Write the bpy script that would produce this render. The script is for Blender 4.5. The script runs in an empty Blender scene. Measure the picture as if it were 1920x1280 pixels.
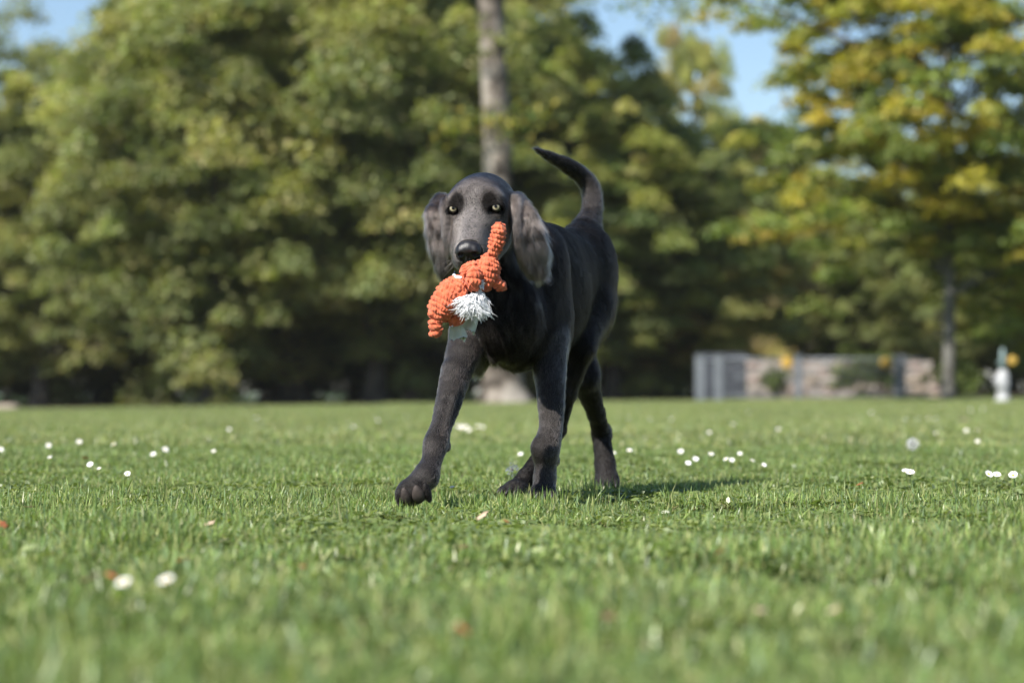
import bpy, math, random
import numpy as np
from mathutils import Vector, Matrix

SC = bpy.context.scene
COL = SC.collection
R = math.radians
rng = np.random.default_rng(7)
random.seed(7)

# ------------------------------------------------------------------ camera, sky, sun, exposure
F_PX = 4533.0            # 85 mm on a 36 mm sensor, 1920 px wide
HOR = 735.0              # photo row of the horizon
CAM_Z = 0.205
cam_d = bpy.data.cameras.new('camera'); cam = bpy.data.objects.new('camera', cam_d); COL.objects.link(cam)
cam_d.lens = 85; cam_d.sensor_width = 36; cam_d.clip_start = 0.05; cam_d.clip_end = 3000
cam.location = (0, 0, CAM_Z)
cam.rotation_euler = (R(90) + math.atan((HOR - 640) / F_PX), 0, 0)
cam_d.dof.use_dof = True; cam_d.dof.focus_distance = 4.42; cam_d.dof.aperture_fstop = 3.9
SC.camera = cam

SUN_EL, SUN_AZ = 46.0, 42.0     # azimuth: degrees to the left of straight behind the camera
sun_vec = Vector((-math.sin(R(SUN_AZ)) * math.cos(R(SUN_EL)), -math.cos(R(SUN_AZ)) * math.cos(R(SUN_EL)), math.sin(R(SUN_EL))))
world = bpy.data.worlds.new('World'); SC.world = world; world.use_nodes = True
wn = world.node_tree.nodes; wl = world.node_tree.links
bg = wn['Background']
sky = wn.new('ShaderNodeTexSky'); sky.sky_type = 'NISHITA'; sky.sun_disc = False
sky.sun_elevation = R(SUN_EL); sky.sun_rotation = R(180 + SUN_AZ)
sky.air_density = 1.0; sky.dust_density = 0.3; sky.ozone_density = 3.0
wl.new(sky.outputs[0], bg.inputs[0]); bg.inputs[1].default_value = 0.075
sd = bpy.data.lights.new('sun', 'SUN'); sun = bpy.data.objects.new('sun', sd); COL.objects.link(sun)
sd.energy = 5.0; sd.angle = R(0.53); sd.color = (1.0, 0.955, 0.88)
sun.rotation_euler = (-sun_vec).to_track_quat('-Z', 'Y').to_euler()
SC.view_settings.view_transform = 'Standard'; SC.view_settings.look = 'None'
SC.view_settings.exposure = 0.98; SC.view_settings.gamma = 1.0
SC.view_settings.use_curve_mapping = False

def W(px, py, Y):
    """point on the ray of a photo pixel at distance Y"""
    return np.array([(px - 960) / F_PX * Y, Y, CAM_Z + (HOR - py) / F_PX * Y])

def smooth01(t):
    t = np.clip(t, 0, 1); return t * t * (3 - 2 * t)

def ground_z(x, y):
    x = np.asarray(x, float); y = np.asarray(y, float)
    cross = smooth01((y - 7) / 38) * 0.0125 * np.clip(x, -30, 30)
    lump = 0.006 * np.sin(x * 5.1 + 1.3 * np.sin(y * 2.3)) * np.sin(y * 4.3 + 0.7) + 0.004 * np.sin(x * 11.3 + y * 7.7)
    return -0.012 + cross + lump * smooth01((y - 0.8) / 1.0)

# ------------------------------------------------------------------ helpers
def nt(name):
    m = bpy.data.materials.new(name); m.use_nodes = True
    n = m.node_tree.nodes; l = m.node_tree.links
    return m, n, l, n['Principled BSDF']

def noise_mat(name, c1, c2, scale=8, rough=0.8, detail=4, c3=None, bump=0.0, bscale=None, spec=0.3, metal=0.0, dist=0.004):
    m, n, l, b = nt(name)
    tc = n.new('ShaderNodeTexCoord'); nz = n.new('ShaderNodeTexNoise'); nz.inputs['Scale'].default_value = scale
    nz.inputs['Detail'].default_value = detail
    l.new(tc.outputs['Object'], nz.inputs['Vector'])
    rp = n.new('ShaderNodeValToRGB'); rp.color_ramp.elements[0].position = 0.32; rp.color_ramp.elements[1].position = 0.68
    rp.color_ramp.elements[0].color = (*c1, 1); rp.color_ramp.elements[1].color = (*c2, 1)
    if c3:
        e = rp.color_ramp.elements.new(0.5); e.color = (*c3, 1)
    l.new(nz.outputs['Fac'], rp.inputs[0]); l.new(rp.outputs[0], b.inputs['Base Color'])
    b.inputs['Roughness'].default_value = rough; b.inputs['Specular IOR Level'].default_value = spec
    b.inputs['Metallic'].default_value = metal
    if bump:
        nb = n.new('ShaderNodeTexNoise'); nb.inputs['Scale'].default_value = bscale or scale * 4
        l.new(tc.outputs['Object'], nb.inputs['Vector'])
        bp = n.new('ShaderNodeBump'); bp.inputs['Strength'].default_value = bump; bp.inputs['Distance'].default_value = dist
        l.new(nb.outputs['Fac'], bp.inputs['Height']); l.new(bp.outputs[0], b.inputs['Normal'])
    return m

def attr_leaf_mat(name, attr='Col', trans=0.35, rough=0.55, spec=0.35, vary=0.0):
    """colour comes from a per-leaf attribute (own pigment), part of the light passes through"""
    m, n, l, b = nt(name)
    at = n.new('ShaderNodeAttribute'); at.attribute_name = attr
    col = at.outputs['Color']
    if vary:
        oi = n.new('ShaderNodeObjectInfo'); hs = n.new('ShaderNodeHueSaturation')
        mr = n.new('ShaderNodeMapRange'); mr.inputs[3].default_value = 1 - vary; mr.inputs[4].default_value = 1 + vary
        l.new(oi.outputs['Random'], mr.inputs[0]); l.new(mr.outputs[0], hs.inputs['Value'])
        l.new(col, hs.inputs['Color']); col = hs.outputs[0]
    l.new(col, b.inputs['Base Color']); b.inputs['Roughness'].default_value = rough
    b.inputs['Specular IOR Level'].default_value = spec
    tr = n.new('ShaderNodeBsdfTranslucent'); gm = n.new('ShaderNodeMixRGB'); gm.blend_type = 'MULTIPLY'; gm.inputs[0].default_value = 1
    gm.inputs[2].default_value = (1.25, 1.35, 0.55, 1)
    l.new(col, gm.inputs[1]); l.new(gm.outputs[0], tr.inputs[0])
    mx = n.new('ShaderNodeMixShader'); mx.inputs[0].default_value = trans
    l.new(b.outputs[0], mx.inputs[1]); l.new(tr.outputs[0], mx.inputs[2]); l.new(mx.outputs[0], n['Material Output'].inputs[0])
    return m

def mesh_np(name, verts, faces_flat, face_len, mat, cols=None, smooth=False, attr='Col'):
    """fast mesh from numpy: faces_flat int array, face_len uniform loops per face or an array"""
    me = bpy.data.meshes.new(name)
    verts = np.asarray(verts, np.float32); faces_flat = np.asarray(faces_flat, np.int32).ravel()
    if np.isscalar(face_len):
        nf = len(faces_flat) // face_len; tot = np.full(nf, face_len, np.int32)
    else:
        tot = np.asarray(face_len, np.int32); nf = len(tot)
    st = np.concatenate([[0], np.cumsum(tot)[:-1]]).astype(np.int32)
    me.vertices.add(len(verts)); me.vertices.foreach_set('co', verts.ravel())
    me.loops.add(len(faces_flat)); me.loops.foreach_set('vertex_index', faces_flat)
    me.polygons.add(nf); me.polygons.foreach_set('loop_start', st); me.polygons.foreach_set('loop_total', tot)
    me.polygons.foreach_set('use_smooth', np.full(nf, smooth))
    if cols is not None:
        a = me.color_attributes.new(attr, 'FLOAT_COLOR', 'POINT')
        c4 = np.ones((len(verts), 4), np.float32); c4[:, :3] = cols
        a.data.foreach_set('color', c4.ravel())
    me.update(calc_edges=True); me.validate()
    if mat: me.materials.append(mat)
    return me

def link(name, me, parent=None, loc=None, rotz=None):
    o = bpy.data.objects.new(name, me); COL.objects.link(o)
    if parent: o.parent = parent
    if loc is not None: o.location = loc
    if rotz is not None: o.rotation_euler = (0, 0, rotz)
    return o

def tag(o, label=None, cat=None, group=None, kind=None):
    if label: o['label'] = label
    if cat: o['category'] = cat
    if group: o['group'] = group
    if kind: o['kind'] = kind
    return o

def empty(name, loc, label, cat, group=None, rotz=0):
    o = bpy.data.objects.new(name, None); COL.objects.link(o); o.location = loc; o.rotation_euler = (0, 0, rotz)
    o.empty_display_size = 0.1
    return tag(o, label, cat, group)

def copy_tree(o, parent=None):
    c = o.copy(); COL.objects.link(c); c.parent = parent
    for ch in list(o.children): copy_tree(ch, c)
    return c

def tube_np(path, radii, seg=10, cap=True, jitter=0.0, seed=0):
    """tapered tube -> verts, quads (closed with collapsed end rings)"""
    path = np.asarray(path, float); n = len(path); radii = np.asarray(radii, float)
    t = np.gradient(path, axis=0); t /= np.linalg.norm(t, axis=1)[:, None] + 1e-9
    ref = np.array([0, 0, 1.0]) if abs(t[0][2]) < 0.8 else np.array([1.0, 0, 0])
    rg = np.random.default_rng(seed)
    V = []; a = np.linspace(0, 2 * np.pi, seg, endpoint=False)
    for i in range(n):
        u = ref - t[i] * ref.dot(t[i]); u /= np.linalg.norm(u) + 1e-9; ref = u
        v = np.cross(t[i], u)
        rr = radii[i] * (1 + jitter * rg.normal(size=seg))
        V.append(path[i] + np.outer(np.cos(a) * rr, u) + np.outer(np.sin(a) * rr, v))
    V = np.concatenate(V); Fq = []
    for i in range(n - 1):
        for j in range(seg):
            k = (j + 1) % seg
            Fq.append((i * seg + j, i * seg + k, (i + 1) * seg + k, (i + 1) * seg + j))
    F = [list(f) for f in Fq]
    if cap:
        F.append([j for j in range(seg)][::-1]); F.append([(n - 1) * seg + j for j in range(seg)])
    return V, F

class MB:
    """collects pieces into ONE mesh"""
    def __init__(s): s.v = []; s.f = []; s.n = 0
    def add(s, V, F):
        V = np.asarray(V, float); s.v.append(V); s.f += [[i + s.n for i in f] for f in F]; s.n += len(V); return s
    def tube(s, path, radii, seg=10, **k):
        if np.isscalar(radii): radii = [radii] * len(path)
        V, F = tube_np(path, radii, seg, **k); return s.add(V, F)
    def box(s, c, d, bev=0.0):
        c = np.array(c, float); h = np.array(d, float) / 2
        if bev <= 0:
            V = [c + h * np.array([x, y, z]) for z in (-1, 1) for y in (-1, 1) for x in (-1, 1)]
            F = [[0, 2, 3, 1], [4, 5, 7, 6], [0, 1, 5, 4], [2, 6, 7, 3], [0, 4, 6, 2], [1, 3, 7, 5]]
            return s.add(V, F)
        V = []; b = bev                       # chamfered box: 3 verts per corner
        idx = {}
        for x in (-1, 1):
            for y in (-1, 1):
                for z in (-1, 1):
                    for ax in range(3):
                        p = np.array([x, y, z], float) * h
                        q = p - np.array([x, y, z]) * b; q[ax] = p[ax]
                        idx[(x, y, z, ax)] = len(V); V.append(c + q)
        F = []
        for ax in range(3):
            o1, o2 = [a for a in range(3) if a != ax]
            for sg in (-1, 1):
                q = []
                for (a, b2) in ((-1, -1), (1, -1), (1, 1), (-1, 1)):
                    k = [0, 0, 0]; k[ax] = sg; k[o1] = a; k[o2] = b2; q.append(idx[(*k, ax)])
                F.append(q if (sg > 0) == (ax != 1) else q[::-1])
        for ax in range(3):                   # edge chamfers
            o1, o2 = [a for a in range(3) if a != ax]
            for a in (-1, 1):
                for b2 in (-1, 1):
                    k0 = [0, 0, 0]; k0[o1] = a; k0[o2] = b2; k1 = list(k0); k0[ax] = -1; k1[ax] = 1
                    F.append([idx[(*k0, o1)], idx[(*k1, o1)], idx[(*k1, o2)], idx[(*k0, o2)]])
        for x in (-1, 1):
            for y in (-1, 1):
                for z in (-1, 1):
                    F.append([idx[(x, y, z, 0)], idx[(x, y, z, 1)], idx[(x, y, z, 2)]])
        return s.add(V, F)
    def mesh(s, name, mat, smooth=True):
        V = np.concatenate(s.v); me = bpy.data.meshes.new(name); me.from_pydata(V.tolist(), [], s.f)
        import bmesh
        bm = bmesh.new(); bm.from_mesh(me); bmesh.ops.recalc_face_normals(bm, faces=bm.faces); bm.to_mesh(me); bm.free()
        me.polygons.foreach_set('use_smooth', [smooth] * len(me.polygons)); me.materials.append(mat); return me
    def obj(s, name, mat, parent=None, smooth=True, **k): return link(name, s.mesh(name, mat, smooth), parent, **k)

def uvsphere(c, r, seg=12, rings=8, rot=None):
    c = np.array(c, float); r = np.array(r, float) * np.ones(3); V = []; F = []
    for i in range(rings + 1):
        th = math.pi * i / rings
        for j in range(seg):
            ph = 2 * math.pi * j / seg
            V.append([math.sin(th) * math.cos(ph), math.sin(th) * math.sin(ph), math.cos(th)])
    V = np.array(V) * r
    if rot is not None: V = V @ np.array(rot).T
    for i in range(rings):
        for j in range(seg):
            k = (j + 1) % seg; F.append([i * seg + j, (i + 1) * seg + j, (i + 1) * seg + k, i * seg + k])
    return V + c, F

# ------------------------------------------------------------------ implicit surfaces (smooth union of bones and muscles)
def unit(v): v = np.asarray(v, float); return v / (np.linalg.norm(v) + 1e-12)
def frame(fwd, up=(0, 0, 1)):
    """columns: lateral, forward, up"""
    f = unit(fwd); l = unit(np.cross(f, up)); u = np.cross(l, f); return np.stack([l, f, u], 1)

class Prim:
    def __init__(s, kind, k=0.02, sub=False, flow=(0, 0, -1), L=0.008, tone=1.0, **p):
        s.kind = kind; s.k = k; s.sub = sub; s.flow = unit(flow); s.L = L; s.tone = tone; s.p = p
        if kind == 'cone':
            a, b = np.array(p['a'], float), np.array(p['b'], float); rr = max(p['ra'], p['rb'])
            s.lo = np.minimum(a, b) - rr; s.hi = np.maximum(a, b) + rr
            s.a, s.b, s.ra, s.rb = a, b, p['ra'], p['rb']
        else:
            s.c = np.array(p['c'], float); s.r = np.array(p['r'], float) * np.ones(3); s.M = np.array(p.get('M', np.eye(3)), float)
            ext = np.sqrt(((s.M * s.r) ** 2).sum(1)); s.lo = s.c - ext; s.hi = s.c + ext
    def ev(s, P):
        if s.kind == 'cone':
            ba = s.b - s.a; pa = P - s.a
            h = np.clip((pa @ ba) / (ba @ ba), 0, 1)
            q = pa - h[..., None] * ba
            return np.sqrt((q * q).sum(-1)) - (s.ra + (s.rb - s.ra) * h)
        q = (P - s.c) @ s.M
        k0 = np.sqrt(((q / s.r) ** 2).sum(-1)); k1 = np.sqrt(((q / (s.r ** 2)) ** 2).sum(-1)) + 1e-9
        return k0 * (k0 - 1) / k1

def smin(a, b, k):
    if k <= 0: return np.minimum(a, b)
    h = np.maximum(k - np.abs(a - b), 0) / k
    return np.minimum(a, b) - h * h * k * 0.25

def sdf_at(prims, P):
    d = np.full(P.shape[:-1], 1e3, np.float32)
    for p in prims:
        e = p.ev(P)
        d = smin(d, e, p.k) if not p.sub else -smin(-d, e, p.k)
    return d

def surface(prims, h, pad=0.012, inset=0.0):
    lo = np.min([p.lo for p in prims if not p.sub], 0) - pad; hi = np.max([p.hi for p in prims if not p.sub], 0) + pad
    n = np.ceil((hi - lo) / h).astype(int) + 1
    D = np.full(n, 1.0, np.float32)
    for p in prims:
        m = p.k + 3 * h
        i0 = np.maximum(np.floor((p.lo - m - lo) / h).astype(int), 0); i1 = np.minimum(np.ceil((p.hi + m - lo) / h).astype(int) + 1, n)
        ax = [np.arange(i0[a], i1[a], dtype=np.float32) * np.float32(h) + np.float32(lo[a]) for a in range(3)]
        sl = tuple(slice(i0[a], i1[a]) for a in range(3))
        # slab by slab keeps memory small
        for x0 in range(0, len(ax[0]), 40):
            xs = ax[0][x0:x0 + 40]
            P = np.stack(np.meshgrid(xs, ax[1], ax[2], indexing='ij'), -1).astype(np.float32)
            e = p.ev(P).astype(np.float32)
            s2 = (slice(sl[0].start + x0, sl[0].start + x0 + len(xs)), sl[1], sl[2])
            D[s2] = smin(D[s2], e, p.k) if not p.sub else -smin(-D[s2], e, p.k)
    D += inset
    # naive surface nets
    S = D < 0
    c = n - 1
    cnt = np.zeros(c, np.uint8)
    for dx in (0, 1):
        for dy in (0, 1):
            for dz in (0, 1): cnt += S[dx:dx + c[0], dy:dy + c[1], dz:dz + c[2]]
    act = np.flatnonzero(((cnt > 0) & (cnt < 8)).ravel()); del cnt
    ci, cj, ck = np.unravel_index(act, c)
    acc = np.zeros((len(act), 3)); num = np.zeros(len(act))
    corners = [(x, y, z) for x in (0, 1) for y in (0, 1) for z in (0, 1)]
    vals = {q: D[ci + q[0], cj + q[1], ck + q[2]].astype(float) for q in corners}
    for q in corners:
        for a in range(3):
            if q[a] == 0:
                q2 = list(q); q2[a] = 1; q2 = tuple(q2)
                v0, v1 = vals[q], vals[q2]; m = (v0 < 0) != (v1 < 0)
                t = v0[m] / (v0[m] - v1[m])
                pt = np.tile(np.array(q, float), (m.sum(), 1)); pt[:, a] = t
                acc[m] += pt; num[m] += 1
    V = lo + (np.stack([ci, cj, ck], 1) + acc / num[:, None]) * h
    F = []
    def idx(i, j, k): return np.searchsorted(act, (i * c[1] + j) * c[2] + k)
    for a in range(3):
        sa = [slice(None)] * 3; sb = [slice(None)] * 3; sa[a] = slice(0, -1); sb[a] = slice(1, None)
        e = np.argwhere(S[tuple(sa)] != S[tuple(sb)])
        o1, o2 = [x for x in range(3) if x != a]
        e = e[(e[:, o1] > 0) & (e[:, o2] > 0)]
        ins = S[e[:, 0], e[:, 1], e[:, 2]]
        def cell(d1, d2):
            q = e.copy(); q[:, o1] -= d1; q[:, o2] -= d2; return idx(q[:, 0], q[:, 1], q[:, 2])
        quad = np.stack([cell(1, 1), cell(0, 1), cell(0, 0), cell(1, 0)], 1)
        flip = ins if a != 1 else ~ins
        quad[~flip] = quad[~flip][:, ::-1]
        F.append(quad)
    return V, np.concatenate(F)

def relax(V, F, it=2, lam=0.5):
    for _ in range(it):
        s = np.zeros_like(V); n = np.zeros(len(V))
        for a, b in ((0, 1), (1, 2), (2, 3), (3, 0)):
            for i, j in ((a, b), (b, a)):
                for ax in range(3): s[:, ax] += np.bincount(F[:, i], V[F[:, j], ax], len(V))
                n += np.bincount(F[:, i], minlength=len(V))
        V = V + lam * (s / n[:, None] - V)
    return V
FUR_N = 520000
# ------------------------------------------------------------------ ground
def ground_mat():
    m, n, l, b = nt('lawn_soil')
    tc = n.new('ShaderNodeTexCoord'); 
    n1 = n.new('ShaderNodeTexNoise'); n1.inputs['Scale'].default_value = .9; n1.inputs['Detail'].default_value = 6
    n2 = n.new('ShaderNodeTexNoise'); n2.inputs['Scale'].default_value = 60; n2.inputs['Detail'].default_value = 4
    l.new(tc.outputs['Object'], n1.inputs[0]); l.new(tc.outputs['Object'], n2.inputs[0])
    r1 = n.new('ShaderNodeValToRGB'); r1.color_ramp.elements[0].color = (.030, .058, .012, 1); r1.color_ramp.elements[1].color = (.055, .090, .020, 1)
    r2 = n.new('ShaderNodeValToRGB'); r2.color_ramp.elements[0].position = .45; r2.color_ramp.elements[0].color = (.022, .020, .012, 1); r2.color_ramp.elements[1].position = .62; r2.color_ramp.elements[1].color = (1, 1, 1, 1)
    mx = n.new('ShaderNodeMixRGB'); mx.blend_type = 'MULTIPLY'; mx.inputs[0].default_value = .6
    l.new(n1.outputs['Fac'], r1.inputs[0]); l.new(n2.outputs['Fac'], r2.inputs[0]); l.new(r1.outputs[0], mx.inputs[1]); l.new(r2.outputs[0], mx.inputs[2])
    l.new(mx.outputs[0], b.inputs['Base Color']); b.inputs['Roughness'].default_value = .95; b.inputs['Specular IOR Level'].default_value = .1
    return m
ys = np.concatenate([np.arange(-3, 9, .08), np.arange(9, 50, 1.0), np.array([52, 56, 62, 70, 90, 130, 200, 400, 900, 2000])])
xs = np.concatenate([[-1500, -600, -250, -120, -70, -50, -36, -26, -19, -14, -10, -7, -5], np.arange(-3.5, 3.51, .08), [5, 7, 10, 14, 19, 26, 36, 50, 70, 120, 250, 600, 1500]])
gx, gy = np.meshgrid(xs, ys, indexing='xy'); gz = ground_z(gx, gy)
V_ = np.stack([gx, gy, gz], -1).reshape(-1, 3); nx, ny = len(xs), len(ys)
ii, jj = np.meshgrid(np.arange(ny - 1), np.arange(nx - 1), indexing='ij'); a_ = ii * nx + jj
F_ = np.stack([a_, a_ + 1, a_ + nx + 1, a_ + nx], -1).reshape(-1, 4)
tag(link('ground', mesh_np('ground', V_, F_, 4, ground_mat(), smooth=True)), kind='structure')
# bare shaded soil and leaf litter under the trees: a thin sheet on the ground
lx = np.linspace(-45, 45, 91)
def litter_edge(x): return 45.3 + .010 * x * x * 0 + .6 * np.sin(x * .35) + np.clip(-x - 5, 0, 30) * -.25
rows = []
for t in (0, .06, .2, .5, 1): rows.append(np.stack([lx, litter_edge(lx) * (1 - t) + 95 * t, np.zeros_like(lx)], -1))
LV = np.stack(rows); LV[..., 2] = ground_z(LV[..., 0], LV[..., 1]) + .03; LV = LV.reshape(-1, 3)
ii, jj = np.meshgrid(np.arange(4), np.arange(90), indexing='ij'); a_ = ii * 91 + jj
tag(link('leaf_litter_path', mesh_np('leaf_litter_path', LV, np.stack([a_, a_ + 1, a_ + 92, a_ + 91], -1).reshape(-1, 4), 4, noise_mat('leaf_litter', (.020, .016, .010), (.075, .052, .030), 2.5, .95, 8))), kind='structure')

# ------------------------------------------------------------------ trees
M_leaf = attr_leaf_mat('tree_leaf', trans=.5, rough=.5, spec=.3, vary=.10)
M_bark = noise_mat('bark_dark', (.035, .030, .024), (.10, .088, .07), 3, .9, 6, bump=.6, bscale=14, dist=.03)
M_bark_pale = noise_mat('bark_pale', (.040, .032, .025), (.27, .245, .212), 1.7, .9, 6, c3=(.17, .145, .12), bump=.5, bscale=9, dist=.02)

def leaves(cent, size, upb, rg, outw=None):
    """one bent quad per leaf spray; upb = how far the blades lie towards horizontal"""
    n = len(cent)
    nr = rg.normal(size=(n, 3)); nr /= np.linalg.norm(nr, axis=1)[:, None]
    nr = nr * .75 + np.array([0, 0, upb]);
    if outw is not None: nr += outw * .55
    nr /= np.linalg.norm(nr, axis=1)[:, None]
    a = np.cross(nr, rg.normal(size=(n, 3))); a /= np.linalg.norm(a, axis=1)[:, None]; b = np.cross(nr, a)
    s = (size * rg.uniform(.6, 1.35, n))[:, None]
    v = np.stack([cent - a * s, cent - b * s * .55 + nr * s * .1, cent + a * s, cent + b * s * .55 + nr * s * .1], 1)
    return v

def crown_mesh(name, seed, R3, n_lobes, lobe, per, leaf, pal, inner=.45, bottom=-1.0, flat=.6, droop=.25, upb=.5, holes=0.0):
    rg = np.random.default_rng(seed); R3 = np.array(R3)
    d = rg.normal(size=(n_lobes * 3, 3)); d /= np.linalg.norm(d, axis=1)[:, None]
    d = d[d[:, 2] > bottom][:n_lobes]
    rad = rg.uniform(inner, 1, len(d)) ** .7
    wob = 1 + .22 * np.sin(d[:, 0] * 5 + seed) * np.cos(d[:, 2] * 4 + seed * 2) + .1 * rg.normal(size=len(d))
    c = d * R3 * (rad * wob)[:, None]
    Vs = []; Cs = []
    pal = np.array(pal)
    for i in range(len(c)):
        lr = lobe * rg.uniform(.55, 1.35); q = rg.normal(size=(per, 3)); q /= np.linalg.norm(q, axis=1)[:, None]
        q[:, 2] = np.where(q[:, 2] < -.2, q[:, 2] * .5, q[:, 2])
        rr = rg.uniform(.35, 1.05, per)[:, None]
        off = q * rr * np.array([lr, lr, lr * flat])
        off[:, 2] -= droop * (off[:, 0] ** 2 + off[:, 1] ** 2) / lr
        v = leaves(c[i] + off, leaf, upb, rg, q)
        base = pal[rg.integers(len(pal))] * (1 - .35) + pal.mean(0) * .35
        col = base * rg.uniform(.75, 1.25) * rg.uniform(.72, 1.28, (per, 1)) * (1 + .06 * rg.normal(size=(per, 3)))
        Vs.append(v.reshape(-1, 3)); Cs.append(np.repeat(np.clip(col, .004, 1), 4, 0))
    V = np.concatenate(Vs); Cc = np.concatenate(Cs); F = np.arange(len(V)).reshape(-1, 4)
    return mesh_np(name, V, F, 4, M_leaf, cols=Cc), c

def trunk_mesh(seed, h, r, mat, lobes=None, crown_z=0, lean=.1, flare=1.7, nb=12, seg=14):
    rg = np.random.default_rng(seed); mb = MB()
    n = 14; z = np.concatenate([[-.25, 0, .12, .35, .8], np.linspace(1.5, h, n)]); ph = rg.random() * 6
    path = np.stack([lean * np.sin(z * .35 + ph) - lean * math.sin(ph), lean * np.cos(z * .3 + ph) - lean * math.cos(ph), z], -1)
    rad = r * (1 - .72 * np.clip(z, 0, h) / h) * (1 + (flare - 1) * np.exp(-np.clip(z, 0, 9) * 2.6))
    mb.tube(path, rad, seg, jitter=.035, seed=seed)
    if lobes is not None:
        idx = rg.choice(len(lobes), min(nb, len(lobes)), replace=False)
        for i in idx:
            tgt = lobes[i] + np.array([0, 0, crown_z]); zb = np.clip(tgt[2] * rg.uniform(.35, .75), h * .18, h * .95)
            k = np.interp(zb, path[:, 2], np.arange(len(path))); b0 = path[int(k)] * (1 - k % 1) + path[min(int(k) + 1, len(path) - 1)] * (k % 1)
            m1 = b0 * .55 + tgt * .45 + np.array([0, 0, rg.uniform(.1, .5)]) + rg.normal(size=3) * .2
            r0_ = r * .30 * (1 - .5 * zb / h)
            mb.tube([b0, (b0 + m1) / 2 + rg.normal(size=3) * .08, m1, (m1 + tgt) / 2 + rg.normal(size=3) * .12, tgt], [r0_, r0_ * .8, r0_ * .6, r0_ * .4, r0_ * .15], 7)
    return mb.mesh('trunk', mat)

OL = [(0.272, 0.289, 0.100), (0.350, 0.345, 0.118), (0.209, 0.240, 0.100), (0.390, 0.353, 0.140), (0.247, 0.282, 0.131)]         # olive greens
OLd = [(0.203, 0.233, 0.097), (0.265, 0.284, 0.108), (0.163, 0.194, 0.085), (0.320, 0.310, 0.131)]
YG = [(0.289, 0.293, 0.065), (0.408, 0.342, 0.059), (0.144, 0.209, 0.065), (0.102, 0.162, 0.059), (0.238, 0.275, 0.082), (0.492, 0.379, 0.065)]
MIX = [(0.376, 0.383, 0.129), (0.255, 0.315, 0.117), (0.514, 0.417, 0.149), (0.205, 0.261, 0.117), (0.444, 0.333, 0.187)]
KINDS = {}
def kind_of(key, seed, R3, nl, lobe, per, leaf, pal, crown_z, h, r, bark, **k):
    cm, lobes = crown_mesh('foliage', seed, R3, nl, lobe, per, leaf, pal, **k)
    nb = k.get('nb', 14)
    KINDS[key] = (cm, trunk_mesh(seed, h, r, bark, lobes, crown_z), crown_z)
kind_of('olive_a', 21, (4.6, 4.0, 6.0), 270, .80, 420, .078, OL, 6.6, 10.5, .30, M_bark, inner=.55, flat=.75, droop=.35)
kind_of('olive_b', 22, (3.6, 3.4, 4.6), 210, .70, 400, .074, OL + OLd, 5.2, 8.0, .24, M_bark, inner=.5, flat=.75, droop=.45)
kind_of('mixed', 23, (3.6, 3.4, 5.2), 180, .70, 340, .080, MIX, 6.0, 9.5, .24, M_bark, inner=.45, flat=.6, droop=.3)
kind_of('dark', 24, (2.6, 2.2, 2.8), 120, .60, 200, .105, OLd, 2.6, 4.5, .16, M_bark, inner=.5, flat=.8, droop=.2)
kind_of('gold', 26, (3.6, 3.4, 4.6), 210, .66, 380, .074, YG[:1] + YG[2:5] + OL, 5.2, 8.0, .22, M_bark, inner=.45, flat=.6, droop=.35)
def tree(key, px, Y, label, group=None, s=1.0, rot=0.0, base_px=None, sz=None, cat='tree', name='tree'):
    x = (px - 960) / F_PX * Y; cm, tm, cz = KINDS[key]
    t = empty(name, (x, Y, float(ground_z(x, Y))), label, cat, group, rot)
    t.scale = (s, s, sz or s)
    link('trunk', tm, t); c = link('crown', cm, t, loc=(0, 0, cz)); return t

G1 = 'broad green trees along the far edge of the lawn'
tree('olive_a', -50, 52, 'olive green tree at the far left edge, reaching below the sky gap', G1, .71, .3)
tree('olive_b', 75, 50.5, 'low drooping green tree at the left edge of the photo, foliage almost to the lawn', G1, .66, 2.0)
tree('olive_a', 548, 50, 'tallest rounded olive green tree left of the dog, low crown over dark trunk', G1, 1.02, 1.1)
tree('olive_b', 400, 48.0, 'rounded green tree with dark trunk showing below, in front of the tallest one', G1, .86, 4.2)
tree('olive_a', 705, 54, 'dense olive green tree behind the gap left of the pale trunk', G1, .92, 2.5)
tree('olive_b', 705, 48.6, 'green tree with drooping branches just left of the pale trunk', G1, .86, .9)
tree('olive_a', 800, 57, 'tall green tree rising behind the pale mottled trunk', G1, .92, 5.2)
tree('gold', 1085, 51, 'yellowing green tree just right of the pale trunk, behind the tail', G1, .78, 3.0)
tree('gold', 985, 54, 'yellow green tree with a domed top between the pale trunk and the open sky', G1, .90, 2.2)
tree('gold', 1240, 56, 'low brownish yellow tree beneath the open sky gap', G1, .60, 4.1)
tree('gold', 1150, 49.5, 'low dark green tree right of the dog, beside the end of the wire fence', G1, .70, 1.4)
tree('mixed', 1300, 60, 'narrow thin yellow-brown tree standing alone under the open sky', G1, .34, .6, sz=.92)
tree('mixed', 1370, 53, 'brownish half-bare tree behind the left end of the fence', G1, .62, 5.5)
tree('olive_b', 1480, 60, 'grey green tree low behind the stone wall', G1, .70, 2.2)
tree('mixed', 1620, 64, 'small pale tree seen above the stone wall between the two right fence posts', G1, .55, .2)
tree('olive_b', 1760, 58, 'green tree behind the slim grey trunk at the right', G1, .60, 3.3)
tree('olive_a', 1960, 60, 'dark green tree in the far right background behind the yellow tree', G1, .55, 4.4)
tree('olive_b', 215, 55, 'green tree with layered boughs filling the gap at left', G1, .80, 4.9)
tree('olive_a', 520, 64, 'distant tall green tree behind the left wood', G1, 1.15, .4)
tree('olive_a', 700, 66, 'distant tall green tree behind the wood near the pale trunk', G1, 1.2, 3.9)
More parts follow.
